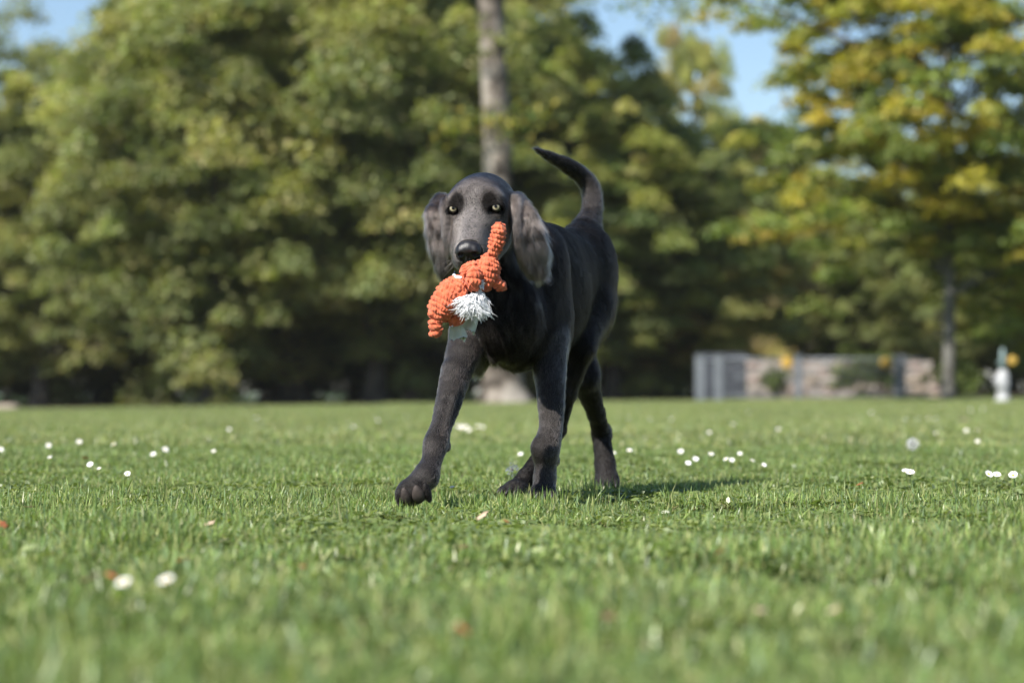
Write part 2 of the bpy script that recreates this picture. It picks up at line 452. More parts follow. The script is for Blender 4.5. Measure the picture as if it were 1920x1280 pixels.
SH = ['dark undergrowth shrub cut by the left edge of the photo', 'dark shrub behind the pale flat stone at far left', 'dark shrub left of the leftmost trunk', 'dark shrub right of the leftmost trunk',
      'dark shrub in the shade under the left wood, fourth gap between trunks', 'dark shrub in deep shade under the middle of the left wood', 'dark shrub under the left wood, right of its middle', 'dark shrub behind the pinkish stone block', 'dark shrub left of the foot of the pale trunk',
      'dark shrub right of the foot of the pale trunk', 'dark shrub seen behind the hind legs of the dog', 'dark shrub between the dog and the fence', 'small dark shrub in the gap between the dog and the fence', 'dark shrub just left of the left fence post', 'dark shrub behind the left end of the stone wall',
      'dark shrub behind the wall near the left yellow disc', 'dark shrub behind the wall near the right yellow disc', 'dark shrub behind the slim trunk at right', 'dark shrub behind the white standpipe', 'dark shrub beyond the right edge of the fence']
tree('gold', 1052, 49.6, 'sunlit yellow green tree close behind the tail, right of the pale trunk', G1, .70, 5.0)
tree('mixed', 1345, 50.5, 'pale brownish young tree directly behind the bin at the fence end', G1, .48, 2.9)
tree('mixed', 1215, 51.5, 'low thin yellowish tree between the hind legs of the dog and the fence', G1, .50, 1.2)
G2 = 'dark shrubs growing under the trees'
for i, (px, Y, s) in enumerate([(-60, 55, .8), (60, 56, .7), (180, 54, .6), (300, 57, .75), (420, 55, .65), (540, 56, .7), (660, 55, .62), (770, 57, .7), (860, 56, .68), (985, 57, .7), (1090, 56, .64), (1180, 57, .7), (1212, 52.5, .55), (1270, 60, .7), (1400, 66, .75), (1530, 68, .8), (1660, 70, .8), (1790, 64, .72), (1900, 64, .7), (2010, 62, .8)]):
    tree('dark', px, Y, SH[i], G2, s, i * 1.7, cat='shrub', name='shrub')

# big pale tree trunk right behind the dog, its crown mostly above the picture
x = (945 - 960) / F_PX * 45.5
_r = [q for q in M_bark_pale.node_tree.nodes if q.type == 'VALTORGB'][0].color_ramp
for _i, _p in enumerate((.40, .48, .56)): _r.elements[_i].position = _p
bt = empty('tree', (x, 45.5, float(ground_z(x, 45.5))), 'large tree with thick pale mottled trunk standing on the lawn edge behind the dog', 'tree')
rg = np.random.default_rng(5); mb = MB()
z = np.array([-.3, -.02, .06, .16, .3, .5, .8, 1.3, 2, 3, 4, 5, 6, 7, 8, 9.5, 11, 13]); 
pth = np.stack([-.0 - .030 * np.clip(z, 0, 20) - .02 * np.sin(z), .05 * np.cos(z), z], -1)
rad = np.array([.66, .60, .53, .47, .42, .38, .35, .32, .30, .275, .26, .275, .25, .24, .23, .20, .16, .10])
mb.tube(pth, rad, 28, jitter=.03, seed=3)
for a, zz, ln in ((.4, 8.2, 3.5), (2.4, 9.0, 3.0), (4.1, 8.6, 3.4), (5.2, 10, 3), (1.2, 10.6, 2.6), (3.3, 11.4, 2.4)):
    p0 = np.array([-.24, 0, zz]); dd = np.array([math.cos(a), math.sin(a), .55]) * ln
    mb.tube([p0, p0 + dd * .4, p0 + dd * .75 + [0, 0, .2], p0 + dd], [.13, .10, .06, .02], 8)
mb.obj('trunk', M_bark_pale, bt)
cm, lb = crown_mesh('crown', 31, (2.8, 2.6, 2.2), 60, .7, 120, 11 / 100, YG[2:4] + OL, inner=.3, flat=.6, droop=.3)
link('crown', cm, bt, loc=(-.5, 0, 13.8))
# a thin leafy spray hanging across the trunk
def spray(parent, pts, n, spread, leaf, pal, seed, name='leafy_branch'):
    rg = np.random.default_rng(seed); pts = np.array(pts, float); pal = np.array(pal)
    t = rg.random(n) * (len(pts) - 1); i = np.minimum(t.astype(int), len(pts) - 2); f = (t - i)[:, None]
    c = pts[i] * (1 - f) + pts[i + 1] * f + rg.normal(size=(n, 3)) * spread
    v = leaves(c, leaf, .5, rg).reshape(-1, 3); col = pal[rg.integers(len(pal), size=n)] * rg.uniform(.7, 1.3, (n, 1))
    me = mesh_np(name, v, np.arange(len(v)).reshape(-1, 4), 4, M_leaf, cols=np.repeat(col, 4, 0)); return tag(link(name, me, parent), kind='stuff')
spray(bt, [(-1.2, -.6, 5.0), (-.5, -.6, 5.35), (.1, -.5, 5.15), (.8, -.4, 5.5)], 260, .16, .07, YG[:3], 8)
spray(bt, [(-.9, -.6, 7.1), (-.2, -.6, 6.7), (.5, -.5, 6.9)], 120, .18, .07, OL, 9)

# right-hand maple, nearer, yellowing, branches hanging from the top right
cmY, lbY = crown_mesh('foliage', 41, (4.3, 3.4, 4.5), 860, .42, 150, .062, YG, inner=.28, flat=.42, droop=.35, upb=.7)
Yt_ = 38.0; xr = (1777 - 960) / F_PX * Yt_
mt = empty('tree', (xr, Yt_, float(ground_z(xr, Yt_))), 'yellow and green autumn tree filling the upper right, sky showing between its branches', 'tree')
link('crown', cmY, mt, loc=(.75, 0, 5.15))
M_bark_grey = noise_mat('bark_grey', (.08, .075, .065), (.16, .155, .14), 3, .9, 6, bump=.4, bscale=14, dist=.01)
link('trunk', trunk_mesh(44, 9.0, .10, M_bark_grey, lbY + np.array([.75, 0, 0]), 5.3, nb=34, flare=1.25), mt)

spray(mt, [(-5.2, .3, 6.5), (-4.6, .2, 6.25), (-3.9, .1, 6.45), (-3.2, 0, 6.1), (-2.4, 0, 6.3)], 420, .17, .06, [(.20, .26, .06), (.28, .30, .07), (.15, .21, .05)], 12)
mbb = MB(); mbb.tube([(0, 0, 4.6), (-1.2, 0, 5.5), (-2.8, 0, 6.2), (-4.2, .1, 6.45), (-5.2, .3, 6.6)], [.06, .045, .03, .018, .006], 7); mbb.obj('branch', M_bark, mt)
# ------------------------------------------------------------------ fence, wall and things at the right edge of the lawn
M_galv = noise_mat('galvanised', (.13, .145, .165), (.20, .215, .24), 9, .5, 4, metal=.3)
M_wire = nt('wire')[0]; b = M_wire.node_tree.nodes['Principled BSDF']; b.inputs['Base Color'].default_value = (.16, .17, .18, 1); b.inputs['Metallic'].default_value = .6; b.inputs['Roughness'].default_value = .5
M_yel = noise_mat('yellow_plastic', (.40, .25, .05), (.48, .31, .06), 20, .4)
M_slate = noise_mat('dark_panel', (.030, .034, .045), (.055, .06, .075), 3, .6)
YF = 43.5
def gx_(px, Y=YF): return (px - 960) / F_PX * Y
def hz(py, Y=YF): return CAM_Z + (HOR - py) / F_PX * Y
g0 = float(ground_z(gx_(1500), YF))
ftop = hz(669)
fence = empty('wire_fence', (gx_(1313), YF, g0), 'low grey wire mesh fence with steel posts in front of the stone wall at right', 'fence')
def loc_(p): return np.array(p) - np.array([gx_(1313), YF, g0])
POSTS = [(1313, .19), (1347, .17), (1497, .13), (1686, .19)]
for px, w in POSTS:
    gz_ = float(ground_z(gx_(px), YF)); h = ftop - gz_ + .03
    mb = MB(); mb.box(loc_((gx_(px), YF, gz_ + h / 2 - .1)), (w, .10, h + .2), .008); mb.obj('post', M_galv, fence, smooth=False)
    mb = MB(); mb.box(loc_((gx_(px), YF, gz_ + h + .008)), (w + .02, .12, .016), .004); mb.obj('post_cap', M_galv, fence, smooth=False)
for a, b2 in ((1347, 1497), (1497, 1686), (1686, 1745)):
    xa, xb = gx_(a) + .10, gx_(b2) - .10
    for zz, t in ((ftop - .03, .022), (g0 + .10, .018)):
        mb = MB(); mb.tube([loc_((xa, YF, zz)), loc_(((xa + xb) / 2, YF, zz - .005)), loc_((xb, YF, zz))], t, 8); mb.obj('rail', M_galv, fence)
    mb = MB(); n = int((xb - xa) / .075)
    for i in range(n + 1):
        x = xa + (xb - xa) * i / n; mb.tube([loc_((x, YF - .03, g0 + .08)), loc_((x, YF - .03, ftop - .03))], .0035, 4)
    for i in range(6):
        zz = g0 + .16 + (ftop - g0 - .25) * i / 5; mb.tube([loc_((xa, YF - .034, zz)), loc_((xb, YF - .034, zz))], .0035, 4)
    tag(mb.obj('wire_mesh', M_wire, fence), kind='stuff')
mb = MB(); mb.tube([loc_((gx_(1313), YF, ftop - .06)), loc_((gx_(1347), YF, ftop - .06))], .025, 8); mb.obj('rail', M_galv, fence)
mb = MB()
# two round yellow reflectors
def disc(name, px, py, Y, rad, label, group=None):
    mb = MB(); c = np.zeros(3)
    prof = [(0, -.018), (rad * .6, -.017), (rad * .92, -.012), (rad, -.004), (rad, .006), (0, .008)]
    V = []; F = []; S = 28
    for r_, y in prof:
        for j in range(S): a = 2 * math.pi * j / S; V.append((r_ * math.cos(a), y, r_ * math.sin(a)))
    for i in range(len(prof) - 1):
        for j in range(S): k = (j + 1) % S; F.append([i * S + j, i * S + k, (i + 1) * S + k, (i + 1) * S + j])
    mb.add(V, F); o = mb.obj(name, M_yel, None, loc=(gx_(px, Y), Y, hz(py, Y))); return tag(o, label, 'reflector', group)
disc('reflector', 1475, 680, YF - .06, .105, 'round yellow disc on the wire fence, left of the middle post', 'yellow discs on the fence')
disc('reflector', 1661, 680, YF - .06, .10, 'round yellow disc on the wire fence, beside the right grey post', 'yellow discs on the fence')

# dark shed-like panel box behind the gate posts
Yp = 45.0
mb = MB(); x0, x1 = gx_(1318, Yp), gx_(1400, Yp); zt = hz(664, Yp); zb = float(ground_z(x0, Yp))
pb = empty('storage_bin', ((x0 + x1) / 2, Yp, zb), 'dark blue-grey bin with sloping lid standing behind the two left fence posts', 'bin')
mb.box((0, .35, (zt - zb) / 2 - .05), (x1 - x0, .7, zt - zb - .1), .01); mb.obj('body', M_slate, pb, smooth=False)
mb = MB(); Vb = [(-(x1 - x0) / 2 - .04, -.05, zt - zb - .095), ((x1 - x0) / 2 + .04, -.05, zt - zb - .095), ((x1 - x0) / 2 + .04, .75, zt - zb - .02), (-(x1 - x0) / 2 - .04, .75, zt - zb - .02)]
Vb += [(v[0], v[1], v[2] + .05) for v in Vb]; mb.add(Vb, [[0, 3, 2, 1], [4, 5, 6, 7], [0, 1, 5, 4], [1, 2, 6, 5], [2, 3, 7, 6], [3, 0, 4, 7]]); mb.obj('lid', M_slate, pb, smooth=False)
mb = MB(); mb.box((.3, -.012, .45), (.22, .02, .05), .004); mb.obj('handle', M_galv, pb, smooth=False)

# rough stone wall, stones laid in courses
M_mortar = noise_mat('mortar', (.24, .205, .18), (.34, .30, .27), 4, .95)
STM = [noise_mat('stone_%s' % nm, c1, c2, 3.5, .9, 6, bump=.5, bscale=18, dist=.01) for nm, c1, c2 in
       (('pink', (.22, .17, .145), (.30, .24, .21)), ('beige', (.23, .19, .15), (.32, .27, .215)), ('grey', (.19, .175, .16), (.27, .25, .23)), ('pale', (.26, .23, .20), (.34, .305, .27)))]
Yw = 47.5; wx0, wx1 = gx_(1392, Yw), gx_(1752, Yw); wz0 = float(ground_z((wx0 + wx1) / 2, Yw)); 
wall = empty('stone_wall', ((wx0 + wx1) / 2, Yw, wz0), 'long low wall of pinkish beige stones behind the wire fence', 'wall')
def wtop(x): return hz(668, Yw) - wz0 + .03 * math.sin(x * 2.1) - (.12 if x > (wx1 - wx0) / 2 - 1.0 else 0) - (.06 if x < -(wx1 - wx0) / 2 + .9 else 0)
mb = MB(); half = (wx1 - wx0) / 2; mb.box((0, .155, .36), (2 * half - .06, .30, .78), .02); mb.obj('core', M_mortar, wall, smooth=False)
rg = np.random.default_rng(17); zc = -.05; stone_meshes = []
for k in range(10):
    import bmesh
    bm = bmesh.new(); bmesh.ops.create_icosphere(bm, subdivisions=2, radius=.5)
    for v in bm.verts:
        m_ = max(abs(c) for c in v.co); v.co = v.co * (.45 / m_) * .75 + v.co * .28; v.co += Vector(rg.normal(size=3) * .018)
    me = bpy.data.meshes.new('stone'); bm.to_mesh(me); bm.free(); me.polygons.foreach_set('use_smooth', [True] * len(me.polygons)); me.materials.append(STM[k % 4]); stone_meshes.append(me)
row = 0; nst = 0
while zc < 1.0 and nst < 290:
    hh = rg.uniform(.13, .20); x = -half + rg.uniform(0, .1)
    while x < half:
        w = rg.uniform(.18, .42)
        if zc + hh * .8 < wtop(x + w / 2) and nst < 295:
            o = link('stone', stone_meshes[rg.integers(10)], wall, loc=(x + w / 2, .06 + rg.uniform(-.03, .03), zc + hh / 2)); o.scale = (w * 1.12, .17, hh * 1.2); nst += 1
        x += w
    zc += hh; row += 1
# shrub growing in front of the wall between the two right posts, low plants at its foot
shr, _ = crown_mesh('foliage', 61, (.62, .35, .42), 26, .20, 110, .045, [(.10, .14, .03), (.07, .11, .025), (.13, .16, .04)], inner=.2, flat=.8, droop=.1)
def shrub(px, Y, label, s=1, rot=0, zoff=.30, group=None, cat='shrub'):
    x = gx_(px, Y); t = empty('shrub', (x, Y, float(ground_z(x, Y))), label, cat, group, rot); t.scale = (s, s, s); link('foliage', shr, t, loc=(0, 0, zoff))
    mb = MB()
    for k in range(5):
        a = k * 1.3; mb.tube([(0, 0, -.05), (.08 * math.cos(a), .06 * math.sin(a), .15), (.22 * math.cos(a), .14 * math.sin(a), .38)], [.014, .011, .005], 6)
    mb.obj('stem', M_bark, t)
shrub(1622, 46.4, 'rounded light green shrub in front of the stone wall, behind the fence', 1.15, .4, .42)
shrub(1455, 46.6, 'small green plant at the wall behind the left yellow disc', .65, 1.4, .55)
shrub(1800, 46.8, 'small shrub to the right of the slim grey trunk', .8, 2.2, .35)
shrub(1375, 46.9, 'small bush at the left end of the stone wall beside the dark bin', .55, .9, .3)

# white and grey-green standpipe at the right edge
M_white = noise_mat('white_paint', (.30, .31, .32), (.44, .44, .44), 12, .45)
M_teal = noise_mat('grey_green_paint', (.14, .20, .20), (.22, .29, .28), 9, .5)
Yq = 34.0; xq = gx_(1880, Yq); zq = float(ground_z(xq, Yq))
sp = empty('standpipe', (xq, Yq, zq), 'slim white standpipe with grey-green neck at the far right edge of the lawn', 'standpipe')
sp.scale = (.78, .78, .78)
mb = MB(); hh = hz(745, Yq) - zq
mb.tube([(0, 0, -.1), (0, 0, .05), (0, 0, .10), (0, 0, .26), (0, 0, .30), (-.02, 0, .34), (0, 0, .42), (0, 0, .55), (0, 0, .60)], [.15, .15, .11, .105, .14, .12, .13, .10, .05], 16); mb.obj('base', M_white, sp)
mb = MB(); mb.tube([(0, 0, .59), (0, 0, .80), (.0, 0, .98)], [.055, .048, .030], 12); mb.obj('neck', M_teal, sp)
mb = MB(); mb.tube([(-.06, -.02, .46), (-.15, -.04, .44), (-.17, -.04, .36)], [.030, .028, .026], 10); mb.obj('spout', M_white, sp)
mb = MB(); mb.tube([(-.10, 0, .72), (.10, 0, .72)], [.016, .016], 8); mb.obj('handle', M_teal, sp)
disc('reflector', 1898, 676, 33.8, .065, 'round yellow disc beside the white standpipe at the far right', 'yellow discs on the fence')
# pale boulder at the foot of the left wood, and two pale stones in the undergrowth
def boulder(px, py, Y, r, label, k):
    x = gx_(px, Y); o = link('boulder', stone_meshes[k], None, loc=(x, Y, float(ground_z(x, Y)) + r[2] * .3)); o.scale = (r[0] * 2, r[1] * 2, r[2] * 2); tag(o, label, 'boulder')
boulder(12, 768, 43.5, (.24, .22, .10), 'pale flat stone on the lawn edge at the far left', 9)
boulder(775, 690, 50.5, (.22, .2, .24), 'pinkish stone block in the dark undergrowth left of the pale trunk', 0)
# pale house wall glimpsed between the trees, above the stone wall
Yh = 74; hx = gx_(1650, Yh)
hs = empty('house', (hx, Yh, float(ground_z(hx, Yh))), 'pale house front half hidden by trees, above the stone wall at right', 'house')
M_plaster = noise_mat('pale_plaster', (.44, .41, .37), (.54, .51, .47), .8, .9); M_roof = noise_mat('roof_tiles', (.16, .10, .08), (.24, .15, .12), 5, .9)
M_glass = nt('window_glass')[0]; b = M_glass.node_tree.nodes['Principled BSDF']; b.inputs['Base Color'].default_value = (.03, .035, .04, 1); b.inputs['Roughness'].default_value = .08
mb = MB(); mb.box((0, 2.5, 1.5), (4.6, 5, 3.4), .02); mb.obj('wall', M_plaster, hs, smooth=False)
mb = MB(); mb.add([(-2.6, -.3, 3.15), (2.6, -.3, 3.15), (2.6, 5.3, 3.15), (-2.6, 5.3, 3.15), (-2.6, 2.5, 4.9), (2.6, 2.5, 4.9)], [[0, 1, 5, 4], [3, 4, 5, 2], [0, 4, 3], [1, 2, 5], [0, 3, 2, 1]]); mb.obj('roof', M_roof, hs, smooth=False)
for wx in (-1.3, .1, 1.5):
    mb = MB(); 
    for c, d in (((wx, -.02, 2.43), (.94, .06, .07)), ((wx, -.02, 1.17), (.94, .06, .07)), ((wx - .435, -.02, 1.8), (.07, .06, 1.19)), ((wx + .435, -.02, 1.8), (.07, .06, 1.19)), ((wx, -.02, 1.8), (.05, .06, 1.19))): mb.box(c, d)
    wo = mb.obj('window', M_white, hs, smooth=False)
    mb = MB(); mb.box((wx, -.006, 1.8), (.80, .01, 1.19)); mb.obj('pane', M_glass, wo, smooth=False)
# ------------------------------------------------------------------ the dog
HEAD_YAW, HEAD_PITCH, HEAD_ROLL = R(8), R(24), R(1.5)
# head frame: r = image right, f = muzzle direction, u = up
f0 = np.array([-math.sin(HEAD_YAW) * math.cos(HEAD_PITCH), -math.cos(HEAD_YAW) * math.cos(HEAD_PITCH), -math.sin(HEAD_PITCH)])
r0 = unit(np.cross(f0, [0, 0, -1.0])); r0 = r0 if r0[0] > 0 else -r0
u0 = np.cross(f0, r0); u0 = u0 if u0[2] > 0 else -u0
_c, _s = math.cos(HEAD_ROLL), math.sin(HEAD_ROLL)
r1 = r0 * _c + u0 * _s; u1 = u0 * _c - r0 * _s
HM = np.stack([r1, f0, u1], 1)
HO = W(899, 392, 4.47) + np.array([0, 0, 0.0])
def H(r, f, u): return HO + HM @ np.array([r, f, u], float)
def Hd(r, f, u): return HM @ np.array([r, f, u], float)

HEADING = unit([-0.30, -0.95, 0]); BACK = -HEADING; LAT = unit(np.cross([0, 0, 1.0], BACK)); 
if LAT[0] < 0: LAT = -LAT
TM = np.stack([LAT, BACK, [0, 0, 1.0]], 1)
def tilt(deg):       # trunk frame tilted nose-up
    a = R(deg); return np.stack([LAT, BACK * math.cos(a) + np.array([0, 0, 1]) * math.sin(a), np.array([0, 0, 1]) * math.cos(a) - BACK * math.sin(a)], 1)

P = []
def E(c, r, M=None, **k): k.setdefault('tone', .72); P.append(Prim('ell', c=c, r=r, M=np.eye(3) if M is None else M, **k))
def C(a, b, ra, rb, **k):
    a = np.array(a, float); b = np.array(b, float); k.setdefault('flow', b - a); k.setdefault('tone', .78); P.append(Prim('cone', a=a, b=b, ra=ra, rb=rb, **k))
def chain(pts, radii, **k):
    pts = np.array(pts, float); n = len(pts); e = np.vstack([2 * pts[0] - pts[1], pts, 2 * pts[-1] - pts[-2]])
    out = []; rr = []
    for i in range(n - 1):
        for t in (0, .34, .67):
            a, b, c, d = e[i:i + 4]
            out.append(.5 * (2 * b + (c - a) * t + (2 * a - 5 * b + 4 * c - d) * t * t + (3 * b - a - 3 * c + d) * t ** 3))
            u = t * t * (3 - 2 * t); rr.append(radii[i] * (1 - u) + radii[i + 1] * u)
    out.append(pts[-1]); rr.append(radii[-1])
    for i in range(len(out) - 1):
        kk = dict(k)
        if i == 0: kk['k'] = k.get('k0', .025)
        kk.pop('k0', None); C(out[i], out[i + 1], rr[i], rr[i + 1], **kk)
bd = BACK * 0.8 + np.array([0, 0, -0.5])
# trunk
E((.062, 4.78, .405), (.084, .205, .135), tilt(6), k=.03, flow=bd, L=.012)
E((.015, 4.63, .335), (.074, .10, .088), TM, k=.04, flow=(0, -.2, -1), L=.014)
E((.122, 4.96, .455), (.062, .14, .088), tilt(4), k=.04, flow=bd, L=.012)
E((.145, 5.06, .475), (.060, .088, .088), TM, k=.04, flow=BACK + np.array([0, 0, -.6]), L=.012)
E(W(952, 590, 4.54), (.060, .06, .085), TM, k=.04, flow=(0, -.1, -1), L=.016)
E((.035, 4.66, .48), (.05, .09, .055), TM, k=.04, flow=bd, L=.012)          # withers
# shoulders
E((-.050, 4.60, .385), (.038, .062, .105), TM, k=.035, flow=(-.1, .2, -1), L=.010)
E((.070, 4.635, .395), (.036, .062, .110), TM, k=.030, flow=(.1, .2, -1), L=.010)
E((.088, 4.66, .33), (.026, .045, .06), TM, k=.025, flow=(.1, .2, -1), L=.010)
# neck
C((.012, 4.64, .455), H(.0, -.03, -.03), .078, .060, k=.04, flow=(.1, -.1, -1), L=.014)
C((-.058, 4.51, .465), (-.040, 4.545, .36), .040, .046, k=.03, flow=(0, -.1, -1), L=.012)
C(W(945, 560, 4.55), H(.0, .0, -.06), .058, .045, k=.03, flow=(.1, .1, -1), L=.014)
# haunches
E((.170, 5.02, .420), (.040, .085, .115), tilt(-12), k=.035, flow=(.1, .6, -1), L=.016)
E((.112, 5.06, .405), (.040, .085, .105), tilt(-8), k=.035, flow=(0, .6, -1), L=.012)
# --- right front leg (image left), swinging forward
RF = [W(884, 612, 4.575), W(871, 655, 4.53), W(857, 700, 4.485), W(842, 752, 4.435), W(828, 798, 4.395), W(817, 832, 4.37), W(810, 862, 4.345), W(799, 893, 4.315)]
RFr = [.042, .034, .0285, .0248, .0202, .0230, .0190, .0222]
chain(RF, RFr, k=.004, L=.006, tone=1.25)
# forearm muscle, tendon grooves and wrist bones
C(W(846, 690, 4.475), W(834, 772, 4.420), .015, .006, k=.018, flow=(0, 0, -1), L=.006, tone=1.25)
C(W(868, 740, 4.43), W(846, 806, 4.375), .0050, .0035, k=.010, sub=True, L=.005, tone=1.0)
C(W(843, 742, 4.41), W(826, 812, 4.365), .0045, .0030, k=.010, sub=True, L=.005, tone=1.3)
E(W(807, 828, 4.360), (.010, .010, .012), k=.010, flow=(0, 0, -1), L=.005, tone=1.3)
E(W(829, 834, 4.362), (.009, .009, .011), k=.010, flow=(0, 0, -1), L=.005, tone=1.2)
C(W(1024, 705, 4.575), W(1028, 790, 4.560), .014, .006, k=.020, flow=(0, 0, -1), L=.006, tone=1.1)
C(W(1040, 745, 4.545), W(1034, 812, 4.520), .0045, .0030, k=.010, sub=True, L=.005, tone=.9)
C(W(1020, 862, 4.505), W(1020, 892, 4.500), .0030, .0030, k=.008, sub=True, L=.005, tone=.9)
E(W(895, 668, 4.575), (.020, .03, .034), TM, k=.03, flow=(.1, 0, -1), L=.016, tone=1.1)      # elbow / brisket fold
C(W(908, 640, 4.54), W(922, 672, 4.535), .016, .009, k=.015, flow=(.3, 0, -1), L=.014, tone=1.1)
E(W(840, 838, 4.385), (.006, .009, .009), k=.012, flow=(0, 0, -1), L=.004)                     # carpal pad bump
# --- left front leg (image right), standing
LF = [W(1030, 640, 4.62), W(1031, 690, 4.60), W(1033, 740, 4.575), W(1033, 800, 4.55), W(1024, 842, 4.53), W(1023, 872, 4.53), W(1021, 903, 4.525)]
LFr = [.036, .032, .0278, .0230, .0265, .0208, .0228]
chain(LF, LFr, k=.004, L=.006, tone=1.1)
E(W(1012, 838, 4.520), (.016, .016, .020), k=.012, flow=(0, 0, -1), L=.005)
E(W(1043, 862, 4.545), (.008, .010, .012), k=.008, flow=(0, 0, -1), L=.005)
# --- left hind leg: thigh, shank, hock, metatarsus stepping in under the belly
C((.160, 4.98, .375), W(1083, 648, 4.89), .050, .035, k=.03, flow=(-.2, .3, -1), L=.016)
C(W(1083, 648, 4.89), W(1063, 735, 4.90), .034, .0205, k=.012, flow=(-.1, .2, -1), L=.010)
C(W(1063, 735, 4.90), W(1047, 806, 4.93), .0205, .0165, k=.01, flow=(-.1, .2, -1), L=.008)
C(W(1047, 806, 4.93), W(988, 893, 4.82), .0175, .019, k=.008, L=.006)
C(W(988, 893, 4.82), W(968, 915, 4.80), .019, .020, k=.008, L=.006)
# --- right hind leg trailing
C((.112, 5.05, .36), W(1094, 705, 5.03), .050, .032, k=.03, flow=(0, .3, -1), L=.012)
C(W(1094, 705, 5.03), W(1118, 775, 5.15), .031, .0195, k=.012, L=.008)
C(W(1118, 775, 5.15), W(1127, 812, 5.22), .0195, .0205, k=.01, L=.008)
E(W(1135, 812, 5.235), (.012, .014, .024), k=.02, flow=(0, 0, -1), L=.008)
C(W(1127, 812, 5.22), W(1134, 868, 5.20), .021, .0225, k=.008, L=.008)
C(W(1134, 868, 5.20), W(1137, 897, 5.17), .0225, .026, k=.008, L=.008)
# --- tail
TL = [(1098, 436, 5.10), (1108, 405, 5.15), (1111, 375, 5.18), (1105, 348, 5.19), (1087, 326, 5.18), (1062, 309, 5.15), (1035, 295, 5.12), (1012, 283, 5.09), (1001, 277, 5.08)]
TLr = [.034, .0245, .0215, .0205, .0185, .0160, .0120, .0070, .0025]
chain([W(*q) for q in TL], TLr, k=.004, k0=.03, L=.009, tone=.95)

# --- head
E(H(0, -.010, -.001), (.0635, .076, .0590), HM, k=.02, flow=Hd(0, -1, .1), L=.005, tone=.95)          # cranium
E(H(0, -.055, -.01), (.054, .05, .055), HM, k=.03, flow=Hd(0, -1, -.4), L=.008)                       # occiput
E(H(0, .020, .022), (.040, .040, .033), HM, k=.04, flow=Hd(0, -1, .3), L=.0035, tone=1.5)              # forehead
for s in (-1, 1):
    E(H(s * .031, .040, .034), (.017, .015, .013), HM, k=.025, flow=Hd(s * .3, -.6, .8), L=.0035, tone=1.2)      # brow
    E(H(s * .037, .026, -.020), (.025, .046, .042), HM, k=.025, flow=Hd(s * .3, -1, -.1), L=.0045, tone=1.2)    # cheek
    E(H(s * .022, .060, -.004), (.017, .032, .022), HM, k=.02, flow=Hd(s * .2, -1, .1), L=.003, tone=1.5)
    E(H(s * .0185, .126, -.044), (.0190, .034, .027), HM, k=.014, flow=Hd(s * .35, -.8, -.5), L=.003, tone=1.5)   # flews
    E(H(s * .0200, .090, -.052), (.0180, .042, .024), HM, k=.014, flow=Hd(s * .3, -.8, -.4), L=.004, tone=1.4)
    E(H(s * .0650, -.012, .004), (.014, .026, .020), HM, k=.014, flow=Hd(s * .6, -.4, -.8), L=.008, tone=1.2)      # ear root
C(H(0, .030, .008), H(0, .144, -.020), .0370, .0225, k=.02, flow=Hd(0, -1, .25), L=.003, tone=1.6)  # muzzle bridge
C(H(0, .02, -.060), H(0, .120, -.080), .032, .017, k=.012, flow=Hd(0, -1, -.2), L=.006, tone=1.0)     # lower jaw
for s in (-1, 1):
    E(H(s * .0340, .055, -.042), (.0195, .052, .032), HM, k=.025, flow=Hd(s * .3, -.9, -.3), L=.004, tone=1.25)   # lip and cheek fold
EYES = []
for s in (-1, 1):
    e = H(s * .0405, .0530, .0215); EYES.append((s, e))
    E(e, (.0165, .0128, .0135), HM, k=.010, flow=Hd(s * .5, -.5, .3), L=.003, tone=.75)                 # lids
for s, e in EYES:
    lidM = HM @ np.array(Matrix.Rotation(R(6) * s, 3, 'Y'))
    E(e + Hd(.0012 - s * .0008, .013, -.0022), (.0116, .020, .0064), lidM, k=.003, sub=True, L=.002, tone=.4)
# ears: thin hanging flaps
def ear(pts, widths, thick, yaw, tone, k=.012):
    """chain of flattened pieces; yaw turns the flap's flat side"""
    lat = unit([math.cos(yaw), math.sin(yaw), 0])
    for i in range(len(pts) - 1):
        a, b = np.array(pts[i]), np.array(pts[i + 1]); m = (a + b) / 2; d = unit(b - a)
        l = unit(lat - d * lat.dot(d)); nrm = np.cross(l, d); M = np.stack([l, nrm, -d], 1)
        hh = np.linalg.norm(b - a) / 2
        P.append(Prim('ell', c=m, r=((widths[i] + widths[i + 1]) / 2, thick, hh * 1.75), M=M, k=k, flow=d + np.array([0.18 * lat[0], 0, 0]), L=.013, tone=tone))
ear([W(972, 372, 4.48), W(984, 398, 4.45), W(995, 430, 4.44), W(1000, 463, 4.445), W(1005, 490, 4.455), W(1008, 514, 4.46)],
    [.014, .0200, .0270, .0300, .0280, .016], .0070, R(12), 1.24)
chain([W(964, 374, 4.455), W(964, 400, 4.435), W(970, 432, 4.43), W(974, 462, 4.435), W(984, 492, 4.445), W(997, 516, 4.455)], [.008, .0075, .0065, .006, .0055, .004], k=.010, k0=.01, L=.010, tone=1.32)
ear([W(822, 370, 4.48), W(813, 396, 4.45), W(814, 428, 4.44), W(822, 462, 4.44), W(829, 490, 4.445), W(831, 512, 4.45)],
    [.013, .017, .020, .022, .020, .012], .0070, R(-38), 1.17)
chain([W(833, 376, 4.43), W(834, 404, 4.415), W(836, 436, 4.41), W(842, 466, 4.415), W(846, 492, 4.425), W(842, 512, 4.44)], [.007, .0065, .006, .006, .0055, .004], k=.008, k0=.01, L=.010, tone=1.3)

